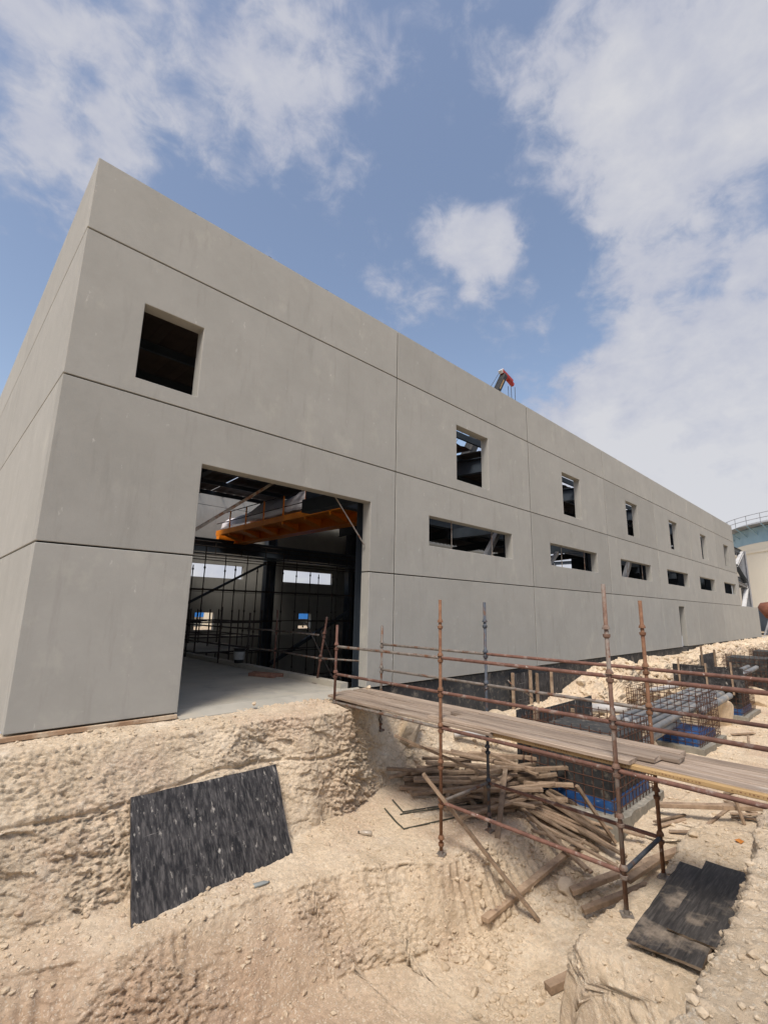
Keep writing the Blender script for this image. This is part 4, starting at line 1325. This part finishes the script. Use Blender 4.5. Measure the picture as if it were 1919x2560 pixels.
shutter((8.45, -2.02), (9.15, -2.02), -1.7, -0.42, 'small black board behind the near cage', ((0.98, -.42),))
shutter((9.25, -1.95), (12.3, -1.95), -1.7, -0.55, 'long black board behind the near cage, seen between the rails', ((0.02, -.5), (0.6, -.7)))
shutter((20.2, -1.7), (20.2, -3.9), -1.0, -0.2, 'black board across the footing behind the open cage', ((0.1, 0.0), (0.5, -.1), (0.85, 0.0)))
shutter((23.5, -1.85), (26.2, -1.85), -1.6, -0.05, 'tall black board near the sand bank with a light stake', ((0.85, 0.1), (0.05, 0.35)))
shutter((26.4, -4.0), (28.9, -4.0), -1.6, 0.12, 'upper black board in the farthest group at the right edge', ((0.1, .4), (0.5, .3)))
shutter((11.6, 0.02), (12.6, 0.02), -1.3, -0.15, 'dark board standing against the foundation under the rails', ((0.0, -.1), (0.98, -.1)))
shutter((12.9, 0.0), (14.6, 0.0), -1.3, -0.25, 'second dark board against the foundation, right of a pale stake', ((0.02, -.2), (0.55, -.2)))

# ------------------------------------------------------------------ conduits
PIP = [
    ((11.6, -3.55, -1.02), (16.0, -3.40, -1.00), .075, 'pvc', 'grey pipe through the open cage, upper row, nearest'),
    ((11.9, -3.30, -1.02), (21.5, -3.15, -.98), .075, 'pvc', 'long grey pipe through the open cage, upper row, second'),
    ((12.1, -3.05, -1.02), (21.5, -2.90, -.98), .075, 'pvc', 'long grey pipe through the open cage, upper row, third'),
    ((12.2, -2.80, -1.02), (21.5, -2.65, -.98), .075, 'pvc', 'long grey pipe through the open cage, upper row, fourth'),
    ((12.3, -2.55, -1.02), (21.5, -2.40, -.98), .075, 'pvc', 'long grey pipe through the open cage, upper row, farthest'),
    ((10.7, -3.25, -1.42), (15.2, -3.12, -1.38), .10, 'pvc', 'thick grey pipe, lower row, nearer, ending in the open cage'),
    ((10.8, -2.90, -1.42), (15.2, -2.80, -1.38), .10, 'pvc', 'thick grey pipe, lower row, farthest, ending in the open cage'),
    ((15.8, -3.62, -1.08), (19.6, -3.55, -1.06), .10, 'pvc', 'grey pipe stub leaving the open cage to the right'),
    ((15.8, -3.30, -1.10), (20.0, -3.25, -1.08), .10, 'pvc', 'grey pipe stub just behind another leaving the open cage'),
    ((22.8, -3.4, -.62), (26.4, -3.3, -.60), .09, 'pvc', 'far grey pipe between the dark footings, nearer'),
    ((22.8, -3.1, -.62), (26.4, -3.0, -.60), .09, 'pvc', 'far grey pipe between the dark footings, farther'),
    ((8.2, -0.55, -1.12), (9.9, -1.75, -1.20), .065, 'pvcwhite', 'pale pipe lying near the dark foundation behind the deck'),
    ((13.9, -1.05, -1.15), (14.9, -1.95, -1.20), .13, 'pvcwhite', 'short thick white pipe ending at the open cage'),
    ((17.6, -1.55, -.98), (20.6, -1.85, -1.0), .08, 'pvcwhite', 'white pipe behind the open cage below the sand bank'),
]
for (a, b_, r, m_, lab) in PIP:
    q = MB()
    a, b_ = Vector(a), Vector(b_)
    d = (b_ - a).normalized()
    L_ = (b_ - a).length
    pts = [a, a + d * .12, a + d * .125, b_ - d * .125, b_ - d * .12, b_]
    q.tube(pts, [r * 1.12, r * 1.12, r, r, r * 1.0, r * 1.0], 14)
    q.build('conduit_pipe', m_, smooth=True, label=lab, cat='pipe', group='grey and white pipes in the excavation')

# bent pale pipe by the foundation and loops of cable
MB().tube([(16.4, -.4, -.55), (17.0, -.35, -.38), (17.8, -.25, -.30), (18.9, -.12, -.22)], 0.05, 8).build('bent_pipe', 'pvcwhite', smooth=True, label='bent white pipe on the sand at the foot of the wall', cat='pipe')
MB().tube([(11.2, -.1, -.25), (11.3, -.25, -.45), (11.8, -.3, -.62), (12.3, -.25, -.85)], 0.018, 6).build('cable', 'tube_silver', smooth=True, label='grey cable hanging at the dark foundation', cat='cable')


# ------------------------------------------------------------------ rocks
def rock_mesh(sx, sy, sz, seed, sub=3):
    bm = bmesh.new()
    bmesh.ops.create_icosphere(bm, subdivisions=sub, radius=1.0)
    P = np.array([v_.co[:] for v_ in bm.verts])
    r0 = np.random.default_rng(seed)
    for k in range(16):                        # chop facets
        n = r0.normal(size=3)
        n /= np.linalg.norm(n)
        d = r0.uniform(.42, .80)
        h = P @ n
        m_ = h > d
        P[m_] -= np.outer(h[m_] - d, n) * 0.97
    P *= (1 + 0.07 * fbm(P * 3.5 + seed, 4, seed))[:, None]
    P *= np.array([sx, sy, sz])
    for v_, p in zip(bm.verts, P):
        v_.co = p
    me = bpy.data.meshes.new('rock')
    bm.to_mesh(me)
    bm.free()
    me.materials.append(M['stone'])
    return me


ROCKS = [
    (12.9, -2.95, .55, .42, .62, 'big pale boulder standing between the near cage and the open cage'),
    (18.9, -3.30, .75, .45, .85, 'tall pointed pale boulder right of the open cage'),
    (24.6, -3.4, .7, .4, .8, 'pale boulder between the two dark distant footings'),
    (9.9, -.65, .42, .32, .34, 'triangular pale boulder behind the blue grey post near the foundation'),
    (12.9, -.95, .42, .3, .2, 'flat pale rock by the end of the short white pipe'),
    (11.4, -1.35, .55, .3, .28, 'low sandy lump beyond the near cage'),
    (6.9, -.32, .45, .28, .32, 'yellowish clod at the wall foot beside the deck start'),
    (16.9, -1.25, .5, .35, .4, 'sandy lump at the left end of the sand bank below the wall'),
    (10.7, -.55, .3, .22, .2, 'pale lump at the foot of the dark foundation, left of the dark boards'),
    (13.4, -1.7, .28, .2, .18, 'sandy lump in front of the dark boards by the foundation'),
    (19.7, -1.5, .4, .3, .35, 'pale rock at the gap in the sand bank below the wall'),
    (6.15, -4.62, .16, .13, .10, 'angular stone beside the front right post base'),
    (6.85, -4.10, .15, .13, .12, 'rounded stone at the near end of the thick beam'),
    (6.52, -3.92, .17, .14, .14, 'stone resting left of the thick beam end'),
    (6.40, -4.22, .10, .08, .08, 'small stone between two beams in the trench'),
    (5.02, -5.18, .09, .08, .06, 'flat stone beside the base plate of the front right post'),
    (7.35, -3.35, .14, .10, .10, 'stone among the fallen timbers on the slope'),
    (5.95, -.12, .07, .05, .07, 'white pointed chip at the foot of the right door jamb'),
    (3.35, -.10, .05, .045, .045, 'grey stone lying alone in the doorway'),
    (7.55, -5.35, .10, .08, .06, 'pale stone on the ledge edge behind the plywood'),
    (4.30, -3.85, .09, .07, .06, 'pale stone on the trench floor below the bench corner'),
    (4.75, -3.75, .10, .07, .06, 'pale stone at the foot of the bench corner, right one'),
    (1.95, -.42, .045, .035, .03, 'reddish stone on the edge of the strip left of the doorway'),
]
for i, (x, y, a, b_, c, lab) in enumerate(ROCKS):
    me = rock_mesh(a, b_, c, 40 + i, 4 if a > .2 else 3)
    o = bpy.data.objects.new('rock', me)
    COL.objects.link(o)
    z = ground_z(x, y) if y < 0 and not (2.1 < x < 6 and y > -.14) else -0.01
    o.location = (x, y, z + c * (0.35 if a > .2 else 0.45))
    o.rotation_euler = (random.uniform(-.2, .2), random.uniform(-.2, .2), random.uniform(0, 6))
    tag(o, lab, 'rock', 'larger stones on the site')


def gravel(name, n, xr, yr, smin, smax, label, filt=None, seed=1):
    r0 = np.random.default_rng(seed)
    ico = bmesh.new()
    bmesh.ops.create_icosphere(ico, subdivisions=1, radius=1.0)
    bv = np.array([v_.co[:] for v_ in ico.verts])
    bf = np.array([[v_.index for v_ in f_.verts] for f_ in ico.faces])
    ico.free()
    VV, FF = [], []
    cnt = 0
    tries = 0
    while cnt < n and tries < n * 6:
        tries += 1
        x, y = r0.uniform(*xr), r0.uniform(*yr)
        if filt and not filt(x, y, r0):
            continue
        h = BVH.ray_cast(Vector((x, y, 3)), Vector((0, 0, -1)))
        if h[0] is None or h[1].z < 0.35 or y > -0.02:
            continue
        s_ = smin * (smax / smin) ** (r0.random() ** 2.6)
        P = bv * (1 + r0.uniform(-.28, .28, size=(len(bv), 1))) * np.array([s_, s_ * r0.uniform(.6, 1), s_ * r0.uniform(.4, .8)])
        a = r0.uniform(0, 6.28)
        ca, sa = math.cos(a), math.sin(a)
        P = P @ np.array([[ca, sa, 0], [-sa, ca, 0], [0, 0, 1]])
        P += np.array([x, y, h[0].z + s_ * 0.15])
        VV.append(P)
        FF.append(bf + cnt * len(bv))
        cnt += 1
    return np_mesh(name, np.concatenate(VV), np.concatenate(FF), 'stone', smooth=False, kind='stuff', label=label, cat='gravel')


def clump(x, y, r0):
    v_ = math.sin(x * 3.1 + 1.3 * math.sin(y * 2.3)) + math.sin(y * 4.1 + x * 1.7)
    return r0.random() < 0.35 + 0.3 * v_


gravel('loose_gravel', 9500, (-1.0, 8.3), (-6.4, -.05), .005, .042, 'loose pale gravel strewn over the bench and the trench floor', clump, 3)
gravel('loose_gravel', 3200, (0.8, 6.5), (-8, -6.5), .004, .040, 'pale chips scattered on the near bank', None, 5)
gravel('loose_gravel', 2800, (8.3, 26), (-6.3, -.2), .012, .07, 'rubble scattered between the footings', clump, 9)

gravel('loose_gravel', 1100, (4.2, 7.3), (-4.5, -3.1), .012, .075, 'broken stone chips heaped along the trench floor', clump, 15)
gravel('rubble_heap', 1300, (8.4, 20), (-2.1, -.3), .03, .20, 'pale broken rock heaped along the foot of the wall', clump, 17)
gravel('rubble_heap', 500, (17, 40), (-2.0, -.3), .05, .22, 'pale spoil lumps on the far sand bank', clump, 19)

# litter
def bottle():
    x, y = 4.40, -1.81
    z = ground_z(x, y)
    t = thing('plastic_bottle', 'dirty clear plastic bottle lying on the bench', 'bottle', (x, y, z))
    d = Vector((-.55, .8, 0)).normalized()
    c = Vector((x, y, z + .034))
    MB().tube([c - d * .11, c - d * .10, c + d * .03, c + d * .075, c + d * .085], [.02, .034, .034, .016, .014], 12).build('body', 'clearplastic', t, smooth=True)
    MB().tube([c + d * .085, c + d * .105], .016, 10).build('cap', 'black', t)


bottle()
x, y = 2.58, -1.92
z = ground_z(x, y)
q = MB()
q.tube([(x - .11, y + .02, z + .02), (x - .08, y + .015, z + .022), (x + .05, y - .005, z + .02), (x + .09, y - .02, z + .018), (x + .11, y - .02, z + .016)], [.02, .04, .036, .016, .014], 10)
q.v = [(p[0], p[1], z + .008 + (p[2] - z) * .55) for p in q.v]
q.build('crushed_bottle', 'greyplastic', smooth=True, label='flattened grey green plastic bottle below the leaning plywood', cat='bottle')
x, y = 7.77, -5.87
z = ground_z(x, y)
q = MB()
q.add([(x - .07, y - .03, z + .012), (x + .04, y - .05, z + .02), (x + .08, y + .02, z + .012), (x - .03, y + .05, z + .03), (x, y, z + .05), (x, y, z - .01)], [(0, 1, 4), (1, 2, 4), (2, 3, 4), (3, 0, 4), (1, 0, 5), (2, 1, 5), (3, 2, 5), (0, 3, 5)])
q.build('orange_scrap', 'orangebit', label='small crumpled orange scrap on the ledge near the bank', cat='litter')

# ------------------------------------------------------------------ inside: guard rail along the slab edge
gr = thing('slab_guard_rail', 'rusty tube guard rail along the slab edge inside the doorway', 'guard rail', (5.66, 4.0, 0.0))
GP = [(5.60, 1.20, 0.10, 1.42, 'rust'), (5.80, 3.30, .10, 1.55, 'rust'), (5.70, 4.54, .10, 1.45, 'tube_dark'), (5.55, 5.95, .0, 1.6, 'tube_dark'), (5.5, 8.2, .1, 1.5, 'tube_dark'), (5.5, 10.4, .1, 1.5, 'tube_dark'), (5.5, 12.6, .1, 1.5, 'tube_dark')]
for i, (x, y, lx, h, m_) in enumerate(GP):
    lean = 0.12 if i == 0 else 0.0
    p = MB().tube([(x, y, -.005), (x + lean, y - lean, h)], TR, 10).build('post', m_, gr, smooth=True)
    for kz in (.5, 1.0):
        cup_joint(x + lean * kz / h, y - lean * kz / h, kz + .02, p, m_)
    if i == 0:
        MB().box(x - .08, x + .08, y - .08, y + .08, -.011, -.002).build('base_plate', 'tube_silver', p)
for i in range(len(GP) - 1):
    for kz in (.52, 1.02):
        a = Vector((GP[i][0], GP[i][1], kz))
        b_ = Vector((GP[i + 1][0], GP[i + 1][1], kz))
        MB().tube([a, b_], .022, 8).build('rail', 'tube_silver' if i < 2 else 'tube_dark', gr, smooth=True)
MB().tube([(5.6, 1.2, .52), (6.5, -.0 + .3, .46)], .022, 8).build('rail', 'tube_silver', gr, smooth=True)

# basement scaffold against the rear wall
isc = thing('basement_scaffold', 'tall dark tube scaffold standing in the pit before the rear wall', 'scaffold', (13, 15.6, -3.1))
XS = [7.2, 8.6, 10.1, 11.4, 12.9, 14.6, 16.1, 17.6, 19.2]
for yy in (14.4, 15.7):
    for x in XS:
        top = random.choice([3.6, 4.2, 4.4])
        zs_ = [-3.1]
        rs_ = [.027]
        for kz in np.arange(-2.6, top - .1, 1.0):
            zs_ += [kz - .05, kz - .045, kz + .045, kz + .05]
            rs_ += [.027, .05, .05, .027]
        xo = x + random.uniform(-.12, .12)
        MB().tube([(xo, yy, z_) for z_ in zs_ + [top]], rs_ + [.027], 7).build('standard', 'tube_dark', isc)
    for z in (-2.1, -.6, .9, 2.4, 3.9):
        for i in range(len(XS) - 1):
            if random.random() < .85:
                MB().tube([(XS[i], yy, z), (XS[i + 1], yy, z)], .025, 6).build('ledger', 'tube_dark', isc)
for x in XS:
    for z in (-.6, 2.4):
        MB().tube([(x, 14.4, z), (x, 15.7, z)], .025, 6).build('transom', 'tube_dark', isc)
isc2 = thing('low_scaffold', 'low dark scaffold landing at the far end of the slab', 'scaffold', (7.0, 9.5, -3.1))
for x in (5.95, 7.2, 8.4):
    for yy in (8.6, 10.4, 12.2):
        MB().tube([(x, yy, -3.1), (x, yy, 1.5)], .026, 7).build('standard', 'tube_dark', isc2)
for yy in (8.6, 10.4, 12.2):
    for z in (.05, .55, 1.05):
        MB().tube([(5.95, yy, z), (8.4, yy, z)], .024, 6).build('ledger', 'tube_dark', isc2)
for x in (5.95, 7.2, 8.4):
    for z in (.0, .55, 1.05):
        MB().tube([(x, 8.6, z), (x, 12.2, z)], .024, 6).build('ledger', 'tube_dark', isc2)
MB().box(6.0, 8.4, 8.6, 12.2, .08, .12).build('landing', 'slab', isc2)

# bucket, blocks and hooked rods
bk = thing('bucket', 'black plastic bucket with a pale label on the slab edge', 'bucket', (5.85, 4.85, .1))
MB().tube([(5.63, 4.85, .10), (5.63, 4.85, .14), (5.63, 4.85, .47)], [.125, .13, .155], 18).build('body', 'black', bk, smooth=True)
MB().tube([(5.63, 4.85, .46), (5.63, 4.85, .485)], .165, 18).build('rim', 'black', bk)
MB().tube([(5.625, 4.847, .19), (5.625, 4.847, .40)], [.142, .157], 18, cap=False).build('label', 'paper', bk)
for (a, b_, lab) in (((5.02, 3.10, .03), (5.28, 2.42, .03), 'reddish squared timber lying on the slab by the rail, nearer'), ((5.17, 3.22, .03), (5.46, 2.62, .03), 'reddish squared timber lying on the slab by the rail, farther'), ((5.40, 2.66, .03), (5.55, 2.46, .03), 'short end of timber beside the two squared timbers on the slab')):
    MB().beam(a, b_, .12, .075, ch=.006).build('timber_block', 'brick', label=lab, cat='timber', group='timbers on the slab')
for (a, b_, dx, lab) in (((7.1, 2.2, -.5), (6.9, 3.5, 1.12), -.08, 'grey hooked rod leaning behind the guard rail, taller'), ((7.25, 2.3, -.3), (7.15, 3.2, .95), .1, 'grey hooked rod leaning behind the guard rail, shorter')):
    a, b_ = Vector(a), Vector(b_)
    hk = [a, b_] + [b_ + Vector((dx * (1 - math.cos(t)), 0, abs(dx) * math.sin(t))) for t in np.linspace(.3, 3.6, 8)]
    MB().tube(hk, .02, 6).build('hooked_rod', 'tube_silver', smooth=True, label=lab, cat='rod', group='hooked rods in the pit')

# ------------------------------------------------------------------ overhead crane
oc = thing('overhead_crane', 'orange overhead crane bridge with side walkway inside the shed', 'crane', (11.4, 9, 5.0))
MB().box(11.15, 11.75, 3.1, 17.0, 5.02, 5.06).box(11.15, 11.75, 3.1, 17.0, 5.92, 5.96).box(11.2, 11.23, 3.1, 17.0, 5.06, 5.92).box(11.67, 11.70, 3.1, 17.0, 5.06, 5.92).build('bridge_girder', 'orange', oc)
for yy in (3.05, 17.15):
    MB().box(10.3, 12.4, yy - .18, yy + .18, 5.19, 5.52).build('end_carriage', 'orange', oc)
MB().box(10.1, 11.2, 3.3, 16.9, 5.40, 5.44).build('walkway_deck', 'orange', oc)
MB().box(10.06, 10.10, 3.3, 16.9, 5.34, 5.60).build('toe_board', 'orange', oc)
for yy in np.arange(3.9, 17.0, 1.75):
    q = MB()
    q.add([(10.1, yy - .25, 5.39), (11.15, yy - .25, 5.39), (11.15, yy - .25, 5.08), (10.1, yy + .25, 5.39), (11.15, yy + .25, 5.39), (11.15, yy + .25, 5.08)], [(0, 1, 2), (5, 4, 3), (0, 3, 4, 1), (1, 4, 5, 2), (2, 5, 3, 0)])
    q.build('bracket', 'orange', oc)
for yy in np.arange(3.5, 17.0, 1.7):
    MB().box(10.06, 10.11, yy - .03, yy + .03, 5.2, 6.5).build('handrail_post', 'orange', oc)
for z in (5.98, 6.48):
    MB().tube([(10.085, 3.5, z), (10.085, 16.9, z)], .022, 6).build('handrail', 'tube_dark', oc)
MB().box(10.9, 12.1, 8.0, 10.2, 5.98, 6.5).build('hoist_trolley', 'steel_dark', oc)
# tarpaulin over the trolley and drives
NXT, NYT = 26, 70
VV = []
for i in range(NXT + 1):
    for k in range(NYT + 1):
        u, v_ = i / NXT, k / NYT
        yy = 5.5 + v_ * 11.2
        hump = 0.50 + 0.75 * math.exp(-((yy - 8.8) / 2.0) ** 2) + 0.45 * math.exp(-((yy - 13.0) / 1.0) ** 2)
        prof = math.sin(math.pi * min(max(u, 0.0), 1.0)) ** 0.45
        xx = 10.2 + u * 2.2
        zz = 5.98 + hump * prof - 0.25 * (1 - prof)
        VV.append((xx, yy, zz))
VV = np.array(VV)
VV[:, 2] += 0.10 * fbm(VV * 1.5, 3, 60) + 0.05 * fbm(VV * np.array([4, 3, 1]), 2, 61)
VV[:, 0] += 0.10 * fbm(VV * 1.3, 2, 62)
ii = np.arange((NXT + 1) * (NYT + 1)).reshape(NXT + 1, NYT + 1)
FF = np.stack([ii[:-1, :-1], ii[1:, :-1], ii[1:, 1:], ii[:-1, 1:]], -1).reshape(-1, 4)
np_mesh('tarpaulin', VV, FF, 'tarp', label='grey white tarpaulin draped over the orange crane', cat='tarpaulin')

# ------------------------------------------------------------------ beyond the building
# blue and tan cabins seen through the low rear windows
c1 = thing('site_cabin', 'bright blue cabin seen through the right low rear window', 'cabin', (27, 34, -.1), 'cabins behind the building')
MB().box(24, 40, 33, 37, 0.55, 3.0).build('wall', 'bluepaint', c1)
MB().box(23.9, 40.1, 32.9, 37.1, 3.0, 3.15).build('roof', 'white', c1)
for x in (24.5, 28, 32, 36, 39.5):
    MB().box(x - .2, x + .2, 33.2, 36.8, -.1, .55).build('support_block', 'blinding', c1)
c2 = thing('site_cabin', 'tan cabin with a blue end seen through the left low rear window', 'cabin', (18, 34, -.1), 'cabins behind the building')
MB().box(16.9, 22.4, 33, 36, -.1, 2.6).build('wall', 'cream', c2)
MB().box(15.4, 16.9, 33.02, 36, 0.7, 2.6).build('end_panel', 'bluepaint', c2)
MB().box(15.3, 22.5, 32.8, 36.2, 2.6, 2.72).build('roof', 'white', c2)

# storage tank
tk = thing('storage_tank', 'cream storage tank with pale blue top and railing beyond the building end', 'tank', (86, -8.5, -.1))
TCX, TCY, TRR = 86.0, -8.3, 15.5
NSEG = 96


def ring(r0, r1, z0, z1, name, m_, par=tk):
    vs_ = []
    for k in range(NSEG):
        t = 2 * math.pi * k / NSEG
        vs_ += [(TCX + r0 * math.cos(t), TCY + r0 * math.sin(t), z0), (TCX + r1 * math.cos(t), TCY + r1 * math.sin(t), z1)]
    fs = [(2 * k, 2 * ((k + 1) % NSEG), 2 * ((k + 1) % NSEG) + 1, 2 * k + 1) for k in range(NSEG)]
    q = MB()
    q.add(vs_, fs)
    return q.build(name, m_, par, smooth=True)


ring(TRR, TRR, -.1, 11.0, 'tank_wall', 'cream')
ring(TRR + .12, TRR + .12, 9.7, 10.0, 'stiffening_ring', 'cream')
ring(TRR + .02, TRR + .02, 10.9, 12.9, 'upper_course', 'paleblue')
ring(TRR + .02, TRR + 1.3, 13.0, 13.05, 'walkway', 'steel_grey')
ring(TRR, 0.2, 13.0, 14.6, 'roof', 'paleblue')
ring(TRR + .2, TRR + .2, 13.05, 13.5, 'roof_curb', 'white')
for z in (13.7, 14.3):
    q = MB()
    q.tube([(TCX + (TRR + 1.25) * math.cos(t), TCY + (TRR + 1.25) * math.sin(t), z) for t in np.linspace(0, 2 * math.pi, 97)], .04, 5)
    q.build('handrail', 'steel_grey', tk)
for k in range(48):
    t = 2 * math.pi * k / 48
    x, y = TCX + (TRR + 1.25) * math.cos(t), TCY + (TRR + 1.25) * math.sin(t)
    if math.cos(t) < 0.2:
        MB().tube([(x, y, 13.0), (x, y, 14.3)], .04, 5).build('handrail_post', 'steel_grey', tk)
        x2, y2 = TCX + TRR * math.cos(t), TCY + TRR * math.sin(t)
        MB().beam((x, y, 12.98), (x2, y2, 11.9), .12, .12).build('bracket', 'paleblue', tk)

# mobile crane boom rising behind the roof
mc = thing('mobile_crane', 'mobile crane boom with a red head rising behind the roof edge', 'crane', (28.5, 20.8, -.1))
tip = Vector((46.1, 20.8, 30.0))
base = Vector((28.0, 20.8, 1.6))
dd = (tip - base).normalized()
MB().beam(base, base + dd * 12, 1.25, 1.35, up=(0, 1, 0), ch=.15).build('boom_section', 'boom', mc)
MB().beam(base + dd * 11, base + dd * 22, 1.05, 1.15, up=(0, 1, 0), ch=.13).build('boom_section', 'boom', mc)
q = MB().beam(base + dd * 21, tip - dd * .6, .72, .8, up=(0, 1, 0), ch=.12)
bs = q.build('boom_section', 'boom', mc)
side = dd.cross(Vector((0, 1, 0))).normalized()
MB().beam(tip - dd * 3.4 - Vector((0, .41, 0)) + side * .05, tip - dd * 1.7 - Vector((0, .41, 0)) + side * .05, .012, .14, up=side).build('decal', 'lvl', bs)
hp = tip - dd * .5
hd = MB()
hd.beam(hp + Vector((-.55, 0, .35)), hp + Vector((1.6, 0, -.25)), .55, .6, up=(0, 1, 0), ch=.1)
hd.beam(hp + Vector((1.0, 0, -.2)), hp + Vector((1.95, 0, -.55)), .5, .45, up=(0, 1, 0), ch=.1)
hd.build('boom_head', 'red', mc)
MB().beam(hp + Vector((-.75, 0, .15)), hp + Vector((-.35, 0, .5)), .4, .5, up=(0, 1, 0)).build('head_plate', 'white', mc)
for (dx, dy) in ((1.25, -.2), (1.25, .2), (2.0, -.25), (2.0, .25)):
    MB().tube([hp + Vector((dx, dy, -.9)), hp + Vector((dx + .1, dy, -22))], .035, 5).build('hoist_rope', 'cable', mc)
MB().tube([hp + Vector((-.8, 0, .2)), base + Vector((-3.4, 0, 2))], .03, 5).build('luffing_rope', 'cable', mc)
MB().box(24.5, 34, 19.5, 22.1, 0.7, 1.5).build('carrier', 'red', mc)
MB().box(33.2, 35, 19.6, 22.0, .8, 2.9).build('cab', 'red', mc)
for x in (25.5, 27, 31.5, 33):
    for yy in (19.6, 22.0):
        w_ = MB().tube([(x, yy - .18, .45), (x, yy + .18, .45)], .56, 18).build('wheel', 'black', mc)

# drum mixer and blue machine at the far corner
mx = thing('concrete_mixer', 'rust coloured drum mixer on a frame beyond the end of the low wall', 'mixer', (58, 0.2, -.1))
MB().tube([(58, -.9, 2.1), (58, -.4, 2.2), (58, .3, 2.3), (58, 1.0, 2.7)], [.35, .85, .85, .3], 16).build('drum', 'rustdrum', mx, smooth=True)
for (a, b_) in (((57.3, -.6, -.1), (57.6, 0, 1.7)), ((58.7, -.6, -.1), (58.4, 0, 1.7)), ((57.3, .8, -.1), (57.6, 0.2, 1.7)), ((58.7, .8, -.1), (58.4, .2, 1.7)), ((57.2, -.9, 1.2), (58.8, -.9, .2))):
    MB().beam(a, b_, .12, .12).build('leg', 'steel_grey', mx)
bm_ = thing('blue_container', 'dark blue container behind the drum mixer at the right edge', 'container', (63, 1.5, -.1))
MB().box(60, 66, -3.0, 3.2, .2, 2.4).build('body', 'steel_dark', bm_)
MB().box(60, 66, -3.0, 3.2, 2.4, 2.5).build('lid', 'bluepaint', bm_)
for yy in (-2.7, 2.9):
    MB().box(60.2, 65.8, yy - .15, yy + .15, -.1, .2).build('skid', 'black', bm_)
for k, (yy, zz) in enumerate(((-1.4, .35), (-2.2, .2))):
    MB().box(53.5, 57.0, yy - .8, yy + .4, zz - .2, zz + .1).build('concrete_slab_stack', 'slab', label=['upper grey slab stacked beyond the low wall end', 'lower grey slab lying beyond the low wall end'][k], cat='slab', group='slabs beyond the wall end')
